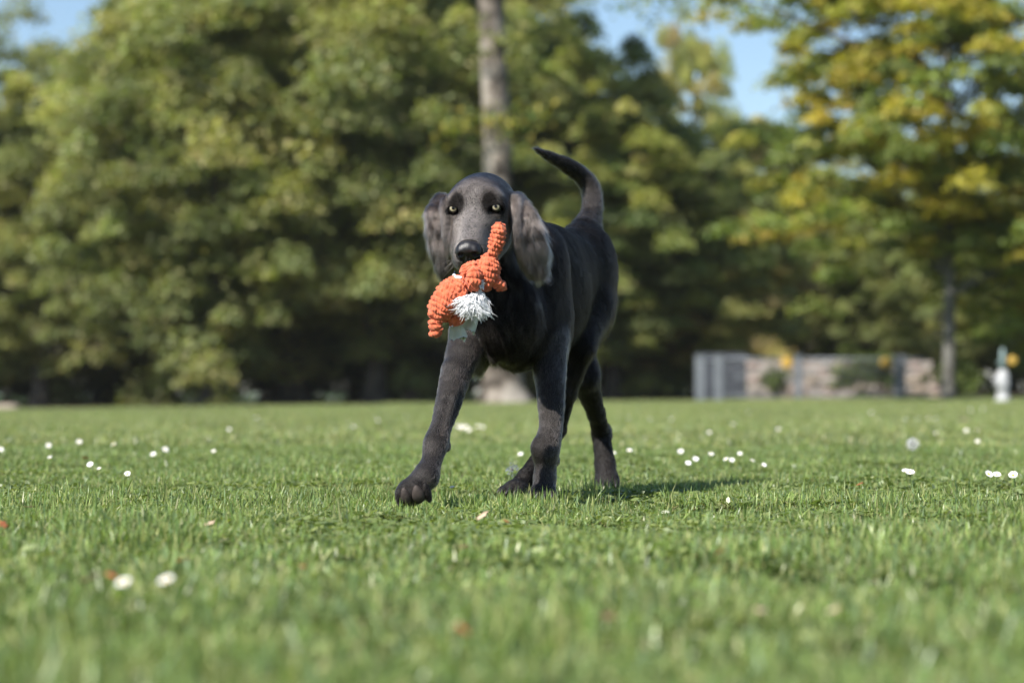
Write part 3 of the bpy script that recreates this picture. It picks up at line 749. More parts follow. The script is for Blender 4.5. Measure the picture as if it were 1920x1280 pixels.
# --- standing paws
def paw(c, fwd, s=1.0, up=(0, 0, 1), L=.005, tone=1.0):
    M = frame(fwd, up)
    E(np.array(c) + M @ np.array([0, -.002, .004]) * s, np.array([.0255, .028, .0185]) * s, M, k=.012, flow=M[:, 1] - .3 * M[:, 2], L=L, tone=tone)
    for lx, ly in ((-.0195, .012), (-.0072, .021), (.0072, .021), (.0195, .012)):
        E(np.array(c) + M @ np.array([lx, ly, -.001]) * s, np.array([.0088, .0190, .0125]) * s, M, k=.004, flow=M[:, 1] - .5 * M[:, 2], L=L * .8, tone=tone)
    return M
PAWS = [(W(1018, 925, 4.505), (-.12, -1, -.05)), (W(966, 918, 4.775), (-.55, -.83, -.05)), (W(1139, 905, 5.16), (-.1, -1, -.1))]
for c, fw in PAWS: paw(c, fw)
# --- raised paw: the sole faces the camera
RP = W(774, 925, 4.285)
RPM = frame((-.30, -.42, .85), (0.05, .9, .42))          # toes point up and forward, back of the paw away from the camera
RPM[:, 2] = unit(np.array([.10, .93, .35])); RPM[:, 1] = unit(np.array([-.22, -.30, .90]) - RPM[:, 2] * RPM[:, 2].dot([-.22, -.30, .90])); RPM[:, 0] = np.cross(RPM[:, 1], RPM[:, 2])
def RPp(l, f, u): return RP + RPM @ np.array([l, f, u], float)
E(RPp(.004, -.004, .014), (.0290, .0240, .020), RPM, k=.012, flow=(-.4, -.5, -.8), L=.005, tone=1.1)
C(RF[-1], RPp(.008, .0, .016), .023, .022, k=.012, flow=(-.5, -.4, -.8), L=.005, tone=1.1)
TOES = [(-.0250, -.004, .0085), (-.0105, .002, .0130), (.0125, .002, .0110), (.0260, -.006, .0085)]
for (l, f, w) in TOES:
    E(RPp(l, f, .004), (w, .0210, .0125), RPM, k=.005, flow=(0, -.6, -.6), L=.005, tone=.7)

print('dog prims', len(P))
V, Fq = surface(P, 0.0021, inset=.0022)
V = relax(V, Fq, 2, .5)
# fine wrinkles of the coat (real relief)
print('dog mesh', len(V), len(Fq))

def weights_at(pts):
    """blend of the primitives' hair direction, hair length and coat tone, with sunlit and shaded levels painted in"""
    keep = P
    W_ = np.zeros(len(pts)); fl = np.zeros((len(pts), 3)); LL = np.zeros(len(pts)); tt = np.zeros(len(pts))
    for p in keep:
        m = np.all((pts > p.lo - .03) & (pts < p.hi + .03), 1)
        if not m.any(): continue
        e = p.ev(pts[m]); w = np.exp(-np.clip(np.abs(e), 0, .03) / .0045)
        W_[m] += w; fl[m] += w[:, None] * p.flow; LL[m] += w * p.L; tt[m] += w * p.tone
    W_ += 1e-9
    return fl / W_[:, None], LL / W_, tt / W_

def coat_mat():
    m, n, l, b = nt('short_coat')
    b.inputs['Base Color'].default_value = (.014, .0125, .012, 1); b.inputs['Roughness'].default_value = .75
    b.inputs['Specular IOR Level'].default_value = .25
    return m
def fur_mat():
    m = bpy.data.materials.new('fur'); m.use_nodes = True; n = m.node_tree.nodes; l = m.node_tree.links
    n.remove(n['Principled BSDF']); out = n['Material Output']
    h = n.new('ShaderNodeBsdfHairPrincipled'); h.parametrization = 'COLOR'
    h.inputs['Roughness'].default_value = .27; h.inputs['Radial Roughness'].default_value = .42
    at = n.new('ShaderNodeAttribute'); at.attribute_name = 'tone'
    mu = n.new('ShaderNodeMixRGB'); mu.blend_type = 'MIX'
    mu.inputs[1].default_value = (.0062, .0046, .0040, 1); mu.inputs[2].default_value = (.165, .137, .124, 1)
    mr = n.new('ShaderNodeMapRange'); mr.inputs[1].default_value = .85; mr.inputs[2].default_value = 1.9  # shade put in: shaded body tones map darkest, sunlit face tones lightest
    hi = n.new('ShaderNodeHairInfo'); ad = n.new('ShaderNodeMath'); ad.operation = 'MULTIPLY_ADD'; ad.inputs[1].default_value = .18
    l.new(hi.outputs['Random'], ad.inputs[0]); l.new(at.outputs['Fac'], ad.inputs[2])
    l.new(ad.outputs[0], mr.inputs[0]); l.new(mr.outputs[0], mu.inputs[0]); l.new(mu.outputs[0], h.inputs['Color'])
    mq = n.new('ShaderNodeMapRange'); mq.inputs[1].default_value = .8; mq.inputs[2].default_value = 1.3; mq.inputs[3].default_value = .30; mq.inputs[4].default_value = .20
    l.new(at.outputs['Fac'], mq.inputs[0]); l.new(mq.outputs[0], h.inputs['Roughness'])
    mi = n.new('ShaderNodeMapRange'); mi.inputs[1].default_value = .75; mi.inputs[2].default_value = 1.5; mi.inputs[3].default_value = 1.20; mi.inputs[4].default_value = 1.44
    l.new(at.outputs['Fac'], mi.inputs[0]); l.new(mi.outputs[0], h.inputs['IOR'])
    l.new(h.outputs[0], out.inputs[0]); return m
M_coat = coat_mat(); M_fur = fur_mat()

dog = empty('dog', (0.06, 4.78, -.01), 'dark grey long-eared puppy trotting over the lawn with an orange toy in its mouth', 'dog')
def to_dog(o):
    o.parent = dog; o.matrix_parent_inverse = Matrix.Translation(-dog.location); return o
body_me = mesh_np('body', V, Fq, 4, M_coat, smooth=True)
body = to_dog(link('body', body_me))

# eyes
M_eye = nt('eye_dark')[0]; b = M_eye.node_tree.nodes['Principled BSDF']; b.inputs['Base Color'].default_value = (.02, .017, .015, 1); b.inputs['Roughness'].default_value = .08
def iris_mat():
    m, n, l, b = nt('iris')
    tc = n.new('ShaderNodeTexCoord'); nz = n.new('ShaderNodeTexNoise'); nz.inputs['Scale'].default_value = 600
    rp = n.new('ShaderNodeValToRGB'); rp.color_ramp.elements[0].color = (.22, .185, .115, 1); rp.color_ramp.elements[1].color = (.38, .335, .225, 1)
    l.new(tc.outputs['Object'], nz.inputs[0]); l.new(nz.outputs['Fac'], rp.inputs[0]); l.new(rp.outputs[0], b.inputs['Base Color'])
    b.inputs['Roughness'].default_value = .12; b.inputs['Coat Weight'].default_value = 1; b.inputs['Coat Roughness'].default_value = .03
    return m
M_iris = iris_mat()
M_pupil = nt('pupil')[0]; b = M_pupil.node_tree.nodes['Principled BSDF']; b.inputs['Base Color'].default_value = (.004, .004, .004, 1); b.inputs['Roughness'].default_value = .05
for s, e in EYES:
    c = e + Hd(-s * .001, -.0005, 0); er = .0112
    mb = MB(); mb.add(*uvsphere(c, er, 20, 14)); eo = to_dog(mb.obj('eye', M_eye))
    look = unit(unit(np.array([0, 0, CAM_Z]) - c) + np.array([0, 0, .10]))
    fr = frame(look)
    for nm, rad, off, mt in (('iris', .0063, .0006, M_iris), ('pupil', .0029, .0010, M_pupil)):
        mb = MB(); Vv = []; Ff = []; rr_ = er + off
        for i in range(5):
            th = math.asin(rad / rr_) * i / 4
            for j in range(20):
                ph = 2 * math.pi * j / 20
                Vv.append(c + fr @ (np.array([math.sin(th) * math.cos(ph), math.cos(th), math.sin(th) * math.sin(ph)]) * rr_))
        for i in range(4):
            for j in range(20):
                k = (j + 1) % 20; Ff.append([i * 20 + j, i * 20 + k, (i + 1) * 20 + k, (i + 1) * 20 + j])
        mb.add(Vv, Ff); o = mb.obj(nm, mt); o.parent = eo; o.matrix_parent_inverse = Matrix.Identity(4)

# nose leather
def nose_mat():
    m, n, l, b = nt('nose_leather')
    b.inputs['Base Color'].default_value = (.010, .0095, .011, 1); b.inputs['Roughness'].default_value = .38; b.inputs['Specular IOR Level'].default_value = .5
    tc = n.new('ShaderNodeTexCoord'); vo = n.new('ShaderNodeTexVoronoi'); vo.inputs['Scale'].default_value = 700
    bp = n.new('ShaderNodeBump'); bp.inputs['Strength'].default_value = .5; bp.inputs['Distance'].default_value = .0006
    l.new(tc.outputs['Object'], vo.inputs['Vector']); l.new(vo.outputs['Distance'], bp.inputs['Height']); l.new(bp.outputs[0], b.inputs['Normal'])
    return m
M_nose = nose_mat()
NP = []
def NE(c, r, **k): NP.append(Prim('ell', c=c, r=r, M=HM, **k))
NE(H(0, .1520, -.0190), (.0188, .0190, .0155), k=.006)
for s in (-1, 1):
    NE(H(s * .0130, .1560, -.0225), (.0102, .0150, .0130), k=.005)
NE(H(0, .1570, -.0370), (.0095, .0120, .0120), k=.006)
for s in (-1, 1):
    NE(H(s * .0120, .1720, -.0250), (.0052, .0100, .0046), k=.002, sub=True)
    NE(H(s * .0195, .1660, -.0290), (.0060, .0090, .0020), k=.002, sub=True)
NE(H(0, .1720, -.0400), (.0011, .0070, .0140), k=.002, sub=True)
nv, nf = surface(NP, .0009, .004); nv = relax(nv, nf, 2)
to_dog(link('nose', mesh_np('nose', nv, nf, 4, M_nose, smooth=True)))

# paw pads of the raised paw
M_pad = noise_mat('paw_pad', (.032, .025, .022), (.060, .047, .042), 160, .7, bump=.6, bscale=900, dist=.0006)
for (l, f, w), sc in zip(TOES[1:3], (1.0, .95)):
    mb = MB(); V2, F2 = uvsphere((0, 0, 0), (w * .84 * sc, .0165 * sc, .0070), 18, 12)
    V2[:, 0] *= 1 - .32 * (V2[:, 1] / .015)          # teardrop: narrow end up
    mb.add(RPp(l, f - .001, -.0062) + V2 @ RPM.T, F2); to_dog(mb.obj('paw_pad', M_pad))
# claws
M_claw = noise_mat('claw', (.03, .028, .03), (.07, .065, .06), 90, .4)
for c, fw in PAWS:
    M = frame(fw)
    for lx, ly in ((-.0195, .029), (-.0072, .039), (.0072, .039), (.0195, .029)):
        q = np.array(c) + M @ np.array([lx, ly - .002, .001])
        mb = MB(); mb.tube([q, q + M @ np.array([0, .006, -.002]), q + M @ np.array([0, .010, -.007])], [.0026, .0020, .0004], 8); to_dog(mb.obj('claw', M_claw))

# fur, as hair strands growing along each muscle's lie of coat
def surf_samples(V, Fq, n, rg, maskf=None):
    a, b2, c, d = V[Fq[:, 0]], V[Fq[:, 1]], V[Fq[:, 2]], V[Fq[:, 3]]
    nr = np.cross(c - a, d - b2); A = np.linalg.norm(nr, axis=1) / 2; nr = nr / (2 * A[:, None] + 1e-15)
    w = A.copy()
    if maskf is not None: w *= maskf((a + c) / 2)
    idx = rg.choice(len(Fq), n, p=w / w.sum())
    s, t = rg.random(n)[:, None], rg.random(n)[:, None]
    p = (a[idx] * (1 - s) + b2[idx] * s) * (1 - t) + (d[idx] * (1 - s) + c[idx] * s) * t
    vn = np.zeros_like(V)
    for k in range(4):
        for ax in range(3): vn[:, ax] += np.bincount(Fq[:, k], nr[:, ax], len(V))
    vn /= np.linalg.norm(vn, axis=1)[:, None] + 1e-12
    nn = vn[Fq[idx]].mean(1); nn /= np.linalg.norm(nn, axis=1)[:, None] + 1e-12
    return p, nn

def make_curves(name, pts, rad, tone, mat):
    n, k, _ = pts.shape
    cv = bpy.data.hair_curves.new(name); cv.add_curves([k] * n)
    cv.position_data.foreach_set('vector', pts.astype(np.float32).ravel())
    ra = cv.attributes.get('radius') or cv.attributes.new('radius', 'FLOAT', 'POINT')
    prof = np.linspace(1, .18, k) ** .8
    ra.data.foreach_set('value', (rad[:, None] * prof[None]).astype(np.float32).ravel())
    ta = cv.attributes.new('tone', 'FLOAT', 'CURVE'); ta.data.foreach_set('value', tone.astype(np.float32))
    cv.materials.append(mat)
    return cv

def vnoise(p, f, seed=0):
    """cheap smooth noise from sines"""
    r_ = np.random.default_rng(seed); o = np.zeros(len(p))
    for i in range(5):
        d = r_.normal(size=3) * f * (1 + .5 * i); o += np.sin(p @ d + r_.random() * 6.28 + 1.5 * np.sin(p @ (r_.normal(size=3) * f * .7))) / (1 + .4 * i)
    return o / 2.2

def fur(n, seed, lenmul=1.0, radmul=1.0, maskf=None, lift=.16):
    rg = np.random.default_rng(seed)
    p, nn = surf_samples(V, Fq, n, rg, maskf)
    fl, L, tone = weights_at(p)
    # keep the eyes, nose and pads free of hair
    keep = np.ones(n, bool)
    for s, e in EYES:
        q = (p - (e + Hd(0, .008, 0))) @ HM
        keep &= ((q[:, 0] / .0118) ** 2 + (q[:, 1] / .02) ** 2 + (q[:, 2] / .0082) ** 2) > 1
    nc = H(0, .158, -.024); q = (p - nc) @ HM
    keep &= ((q[:, 0] / .026) ** 2 + (q[:, 1] / .019) ** 2 + (q[:, 2] / .021) ** 2) > 1
    q = (p - RP) @ RPM
    keep &= ~((np.abs(q[:, 0]) < .032) & (np.abs(q[:, 1]) < .018) & (q[:, 2] < -.006) & (rg.random(n) < .55))
    p, nn, fl, L, tone = p[keep], nn[keep], fl[keep], L[keep], tone[keep]; n = len(p)
    # brow shade painted into the hair tone above the inner eye corners
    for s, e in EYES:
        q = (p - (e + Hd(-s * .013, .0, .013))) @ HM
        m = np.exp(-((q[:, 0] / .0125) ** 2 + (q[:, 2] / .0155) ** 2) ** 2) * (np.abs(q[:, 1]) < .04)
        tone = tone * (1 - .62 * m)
    # sunlit sheen down the forehead and muzzle, painted in as lighter hair tone
    q = (p - H(0, .05, .0)) @ HM
    m = np.exp(-((q[:, 0] / .022) ** 2) - ((q[:, 2] + .0) / .045) ** 2) * (q[:, 1] > -.03)
    tone = tone * (1 + .22 * m)
    tone = tone * (1 + .10 * vnoise(p, 60, 1) + .08 * vnoise(p, 190, 2))
    t = fl - nn * (fl * nn).sum(1)[:, None]; t /= np.linalg.norm(t, axis=1)[:, None] + 1e-9
    # locks: neighbouring hairs share a swirl
    sw = (.20 * vnoise(p, 60, 5) + .07 * vnoise(p, 160, 6))[:, None]; side = np.cross(nn, t)
    earm = np.clip((L - .009) / .004, 0, 1)[:, None] * (p[:, 1:2] < 4.54); sw = sw * (1 + 1.3 * earm) + .35 * earm * vnoise(p, 38, 8)[:, None]
    shortm = np.clip((L - .0028) / .005, .25, 1)[:, None]
    tone = tone * (1 + .22 * earm[:, 0] * vnoise(p * np.array([1, 1, .22]), 330, 9))
    t = t + side * sw * shortm + rg.normal(size=(n, 3)) * (.03 + .03 * shortm); t /= np.linalg.norm(t, axis=1)[:, None]
    L = L * lenmul * rg.uniform(.55, 1.25, n) * (1 + .25 * vnoise(p, 120, 7))
    Lc = L[:, None]
    lf = np.maximum(lift * Lc, .0010) * rg.uniform(.5, 1.4, n)[:, None]
    dn = np.array([0, 0, -1.0])
    p0 = p - nn * .0004
    p1 = p + Lc * .33 * t + nn * lf * .62
    p2 = p + Lc * .66 * t + nn * lf * .95 + dn * Lc * .03
    p3 = p + Lc * .98 * t + nn * lf * 1.05 + dn * Lc * .10 + rg.normal(size=(n, 3)) * .04 * Lc
    return np.stack([p0, p1, p2, p3], 1), np.full(n, .00022 * radmul) * rg.uniform(.7, 1.25, n), tone

def density(c):
    hr = (c - HO) @ HM
    return 1 + 3.2 * ((np.abs(hr[:, 0]) < .09) & (hr[:, 1] > -.06) & (hr[:, 2] > -.16)) - .5 * (c[:, 1] > 4.9)
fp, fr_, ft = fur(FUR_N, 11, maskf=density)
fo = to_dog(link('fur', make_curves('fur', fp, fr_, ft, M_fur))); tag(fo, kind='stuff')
# longer feathering: ears, back of the thighs, brisket, tail underside
def feather_mask(c):
    m = np.zeros(len(c))
    hr = (c - HO) @ HM
    m += 3.0 * ((np.abs(hr[:, 0]) > .062) & (hr[:, 2] < .05) & (hr[:, 2] > -.17) & (c[:, 1] < 4.52) & (c[:, 0] > -.17) & (c[:, 2] > .38))
    m += 1.2 * ((c[:, 1] > 5.0) & (c[:, 2] > .22) & (c[:, 2] < .42))
    m += .5 * ((c[:, 2] < .30) & (c[:, 2] > .235) & (c[:, 1] > 4.5) & (c[:, 1] < 4.95))
    m += .5 * ((c[:, 1] > 5.05) & (c[:, 2] > .55))
    return m + 1e-6
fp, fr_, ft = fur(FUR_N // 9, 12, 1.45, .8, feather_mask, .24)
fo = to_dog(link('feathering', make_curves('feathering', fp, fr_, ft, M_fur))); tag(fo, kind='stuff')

# whiskers
M_wh = nt('whisker')[0]; M_wh.node_tree.nodes['Principled BSDF'].inputs['Base Color'].default_value = (.10, .09, .085, 1)
for s in (-1, 1):
    for i in range(9):
        a = H(s * (.030 + .004 * random.random()), .115 + .035 * random.random(), -.040 - .022 * random.random())
        d = Hd(s * random.uniform(.5, 1), random.uniform(-.2, .3), random.uniform(-.8, -.1)) * random.uniform(.018, .034)
        mb = MB(); mb.tube([a, a + d * .5, a + d + np.array([0, 0, -.004])], [.00035, .00028, .0001], 5); to_dog(mb.obj('whisker', M_wh))

# chain collar
M_steel = nt('chain_steel')[0]; b = M_steel.node_tree.nodes['Principled BSDF']; b.inputs['Base Color'].default_value = (.6, .6, .62, 1); b.inputs['Metallic'].default_value = 1; b.inputs['Roughness'].default_value = .25
mb = MB(); nl = 64
axn = unit(H(0, -.03, -.05) - np.array([.012, 4.62, .44])); cc = H(-.008, .012, -.092); u_ = unit(np.cross(axn, [1, 0, 0])); v_ = np.cross(axn, u_)
for i in range(nl):
    a = 2 * math.pi * i / nl; p = cc + .0550 * (u_ * math.cos(a) + v_ * math.sin(a)); tn = -u_ * math.sin(a) + v_ * math.cos(a); rd = u_ * math.cos(a) + v_ * math.sin(a)
    sd_ = rd if i % 2 else axn
    if p[0] > -.045 and p[1] < cc[1] + .02: p = p + (cc - p) * .30
    ring = [p + tn * .0048 * math.cos(b_) + sd_ * .0024 * math.sin(b_) for b_ in np.linspace(0, 2 * math.pi, 11)]
    mb.tube(ring, .0009, 6, cap=False)
to_dog(mb.obj('chain_collar', M_steel))
# ------------------------------------------------------------------ knitted toy held in the mouth
def cotton_mat(name, c1, c2):
    m, n, l, b = nt(name)
    tc = n.new('ShaderNodeTexCoord'); nz = n.new('ShaderNodeTexNoise'); nz.inputs['Scale'].default_value = 90; nz.inputs['Detail'].default_value = 5
    rp = n.new('ShaderNodeValToRGB'); rp.color_ramp.elements[0].color = (*c1, 1); rp.color_ramp.elements[1].color = (*c2, 1)
    rp.color_ramp.elements[0].position = .3; rp.color_ramp.elements[1].position = .7
    l.new(tc.outputs['Object'], nz.inputs[0]); l.new(nz.outputs['Fac'], rp.inputs[0]); l.new(rp.outputs[0], b.inputs['Base Color'])
    b.inputs['Roughness'].default_value = .9; b.inputs['Specular IOR Level'].default_value = .15
    b.inputs['Sheen Weight'].default_value = .25; b.inputs['Sheen Roughness'].default_value = .5
    n2 = n.new('ShaderNodeTexNoise'); n2.inputs['Scale'].default_value = 1500; n2.inputs['Detail'].default_value = 3
    bp = n.new('ShaderNodeBump'); bp.inputs['Strength'].default_value = .7; bp.inputs['Distance'].default_value = .0006
    l.new(tc.outputs['Object'], n2.inputs[0]); l.new(n2.outputs['Fac'], bp.inputs['Height']); l.new(bp.outputs[0], b.inputs['Normal'])
    return m
M_or = cotton_mat('orange_cotton', (.42, .085, .040), (.60, .155, .072))
M_wc = cotton_mat('white_cotton', (.84, .85, .88), (.92, .92, .92))
M_felt = cotton_mat('pale_felt', (.42, .47, .44), (.52, .55, .52))
toy = empty('knitted_toy', tuple(W(880, 530, 4.28)), 'orange knitted rope toy with a frayed white tassel hanging from the mouth of the dog', 'dog toy')
def to_toy(o): o.parent = toy; o.matrix_parent_inverse = Matrix.Translation(-toy.location); return o

def knit(name, path, radii, pitch=.0072, stitch=.0075, flat=1.0, parent=None, seed=0):
    """crocheted tube: rows of puffy stitches around a path, every stitch in relief"""
    path = np.array(path, float); radii = np.array(radii, float)
    seg = np.linalg.norm(np.diff(path, axis=0), axis=1); s = np.concatenate([[0], np.cumsum(seg)]); Lt = s[-1]
    nrow = max(2, round(Lt / pitch)); sub = 8; n = nrow * sub + 1
    u = np.linspace(0, Lt, n)
    # smooth path
    e = np.vstack([2 * path[0] - path[1], path, 2 * path[-1] - path[-2]])
    C_ = []; Rr = []
    for q in u:
        i = min(np.searchsorted(s, q, 'right') - 1, len(path) - 2); t = (q - s[i]) / seg[i]
        a, b, c, d = e[i:i + 4]
        C_.append(.5 * (2 * b + (c - a) * t + (2 * a - 5 * b + 4 * c - d) * t * t + (3 * b - a - 3 * c + d) * t ** 3))
        Rr.append(radii[i] * (1 - t) + radii[i + 1] * t)
    C_ = np.array(C_); Rr = np.array(Rr)
    cap = np.sqrt(np.clip(1 - (np.clip(1 - np.minimum(u, Lt - u) / (Rr * 1.05), 0, 1)) ** 2, 0.02, 1)); Rr = Rr * cap
    T = np.gradient(C_, axis=0); T /= np.linalg.norm(T, axis=1)[:, None]
    ns = max(5, round(2 * math.pi * radii.max() / stitch)); m = ns * 9
    ph = np.linspace(0, 2 * np.pi, m, endpoint=False)
    ref = np.array([0, 1.0, 0]) if abs(T[0][1]) < .8 else np.array([1.0, 0, 0]); V = []
    rg = np.random.default_rng(seed); jit = rg.uniform(.35, 1.5, (nrow + 1, ns)); off = rg.uniform(0, .5, nrow + 1)
    for i in range(n):
        uu = ref - T[i] * ref.dot(T[i]); uu /= np.linalg.norm(uu); ref = uu; vv = np.cross(T[i], uu)
        x = u[i] / Lt * nrow; row = min(int(x), nrow - 1); fr = x - row
        # slanted stitches, alternate rows offset by half
        a = ph / (2 * np.pi) * ns + row * .5 + (fr - .5) * .55 + off[row] * .4
        k = np.floor(a).astype(int) % ns; fa = a - np.floor(a)
        hgt = (np.sin(np.pi * fr) ** .55) * (.35 + .65 * np.sin(np.pi * fa) ** .6) * jit[row][k]
        r = Rr[i] * .86 + .0034 * (hgt - .35) * min(1, Rr[i] / .006) + .0012 * np.sin(ph * 2 + row)
        V.append(C_[i] + (np.outer(np.cos(ph) * r * flat, uu) + np.outer(np.sin(ph) * r, vv)))
    V = np.concatenate(V)
    for fq, am in ((45, .0016), (130, .0010), (330, .0006)):
        for a_ in range(3): V[:, a_] += am * vnoise(V, fq, 40 + a_ + int(fq))
    ii, jj = np.meshgrid(np.arange(n - 1), np.arange(m), indexing='ij'); kk = (jj + 1) % m
    F = np.stack([ii * m + jj, ii * m + kk, (ii + 1) * m + kk, (ii + 1) * m + jj], -1).reshape(-1, 4)
    o = link(name, mesh_np(name, V, F, 4, M_or, smooth=True)); 
    return to_toy(o)

Yt = 4.285
def wt(px, py, dy=0.0): return W(px, py, Yt + dy)
knit('upper_limb', [wt(938, 418, -.008), wt(935, 434, -.011), wt(931, 452, -.010), wt(926, 470, -.004), wt(922, 490, .006)], [.0125, .0150, .0138, .0120, .0120], seed=1)
knit('torso', [wt(923, 476, .012), wt(916, 496, .004), wt(912, 512, .002), wt(908, 528, .006), wt(902, 543, .012)], [.015, .0240, .0270, .0250, .018], seed=2)
knit('chest', [wt(864, 507, .010), wt(877, 507, .004), wt(892, 506, .004), wt(908, 504, .008)], [.015, .0175, .0180, .016], seed=3)
knit('knot', [wt(886, 500, -.012), wt(889, 515, -.020), wt(886, 530, -.020), wt(878, 541, -.012)], [.0125, .0165, .0155, .010], seed=4)
knit('side_limb', [wt(915, 520, .006), wt(928, 527, .004), wt(938, 534, .006), wt(938, 545, .012)], [.012, .013, .0120, .009], seed=5)
knit('lower_body', [wt(872, 522, .004), wt(856, 540, -.004), wt(838, 562, -.010), wt(827, 585, -.008), wt(826, 606, .002)], [.0185, .0270, .0300, .0265, .0165], seed=6)
knit('haunch', [wt(868, 540, -.016), wt(864, 556, -.016), wt(852, 572, -.012)], [.012, .018, .012], seed=7)
knit('foot', [wt(820, 596, -.004), wt(815, 608, -.006), wt(817, 620, -.004), wt(825, 628, .002)], [.010, .0135, .0125, .008], seed=8)
knit('lower_limb', [wt(838, 596, .006), wt(850, 599, .000), wt(860, 600, .000), wt(866, 606, .006)], [.012, .0135, .0125, .008], seed=9)

# frayed cotton: ribbons and threads, each a bent strip
def fray(name, n, roots, tips, seed, wmin=.0006, wmax=.0018, mat=M_wc, curl=.006):
    rg = np.random.default_rng(seed); Vv = []; Ff = []; k = 0
    roots = np.array(roots); tips = np.array(tips)
    for i in range(n):
        a = rg.dirichlet(np.ones(len(roots))); p = a @ roots + rg.normal(size=3) * .003
        b = rg.dirichlet(np.ones(len(tips)) * .6); q = b @ tips + rg.normal(size=3) * .005
        q = p + (q - p) * rg.uniform(.45, 1.1)
        mid = (p + q) / 2 + rg.normal(size=3) * curl; w = rg.uniform(wmin, wmax); sd_ = unit(rg.normal(size=3) + np.array([.6, 0, .3]))
        M_ = 6
        for j in range(M_):
            t = j / (M_ - 1); c = p * (1 - t) ** 2 + mid * 2 * t * (1 - t) + q * t * t
            ww = w * (1 - .55 * t) if j < M_ - 1 else w * .25
            Vv += [c - sd_ * ww, c + sd_ * ww, c + np.cross(sd_, unit(q - p)) * ww * .8]
        for j in range(M_ - 1):
            a0 = k + j * 3
            for x, y in ((0, 1), (1, 2), (2, 0)): Ff.append((a0 + x, a0 + y, a0 + 3 + y, a0 + 3 + x))
        k += M_ * 3
    return to_toy(link(name, mesh_np(name, np.array(Vv), np.array(Ff), 4, mat, smooth=True)))
fray('white_tassel', 2300, [wt(862, 562, -.042), wt(884, 556, -.040), wt(892, 566, -.034), wt(898, 560, -.026)],
     [wt(834, 568, -.052), wt(848, 586, -.054), wt(872, 594, -.050), wt(890, 578, -.052), wt(908, 592, -.038), wt(926, 586, -.020), wt(912, 604, -.016)], 3)
fray('white_tassel', 170, [wt(895, 540, -.012), wt(900, 552, -.014), wt(898, 560, -.014)],
     [wt(915, 564, -.012), wt(922, 580, -.010), wt(912, 606, -.006), wt(900, 590, -.02), wt(918, 574, -.014)], 4)
fray('white_tuft', 60, [wt(893, 532, -.016), wt(900, 530, -.014)], [wt(912, 526, -.018), wt(906, 540, -.02), wt(894, 543, -.02), wt(900, 522, -.016)], 5, .001, .003)
mb = MB(); mb.tube([wt(851, 516, .004), wt(857, 520, -.014), wt(866, 521, -.016)], [.0030, .0032, .0028], 10); to_toy(mb.obj('white_cord', M_wc))
# two pale felt flaps with frayed lower edges
def flap(cx, cy, w, h, rot, seed, dy):
    rg = np.random.default_rng(seed); nx, nz = 14, 10; Vv = []
    for s in (0, 1):
        for j in range(nz):
            for i in range(nx):
                x = (i / (nx - 1) - .5) * w * (1 - .25 * (1 - j / (nz - 1))); z = -(j / (nz - 1)) * h
                if j == nz - 1: z -= abs(rg.normal()) * .004
                y = .004 * math.sin(i * .5) + .003 * s + dy
                c_, s_ = math.cos(rot), math.sin(rot)
                Vv.append(W(cx, cy, Yt) + np.array([x * c_ - z * s_, y, x * s_ + z * c_]))
    Ff = []; N_ = nx * nz
    for j in range(nz - 1):
        for i in range(nx - 1):
            a = j * nx + i; Ff.append((a, a + 1, a + nx + 1, a + nx)); Ff.append((N_ + a, N_ + a + nx, N_ + a + nx + 1, N_ + a + 1))
    def side(a, b): Ff.append((a, N_ + a, N_ + b, b))
    for i in range(nx - 1): side(i + 1, i); side((nz - 1) * nx + i, (nz - 1) * nx + i + 1)
    for j in range(nz - 1): side(j * nx, (j + 1) * nx); side((j + 1) * nx + nx - 1, j * nx + nx - 1)
    to_toy(link('felt_flap', mesh_np('felt_flap', np.array(Vv), np.array(Ff), 4, M_felt, smooth=True)))
flap(856, 611, .034, .020, R(8), 1, .014)
flap(888, 592, .026, .024, R(-22), 2, .016)
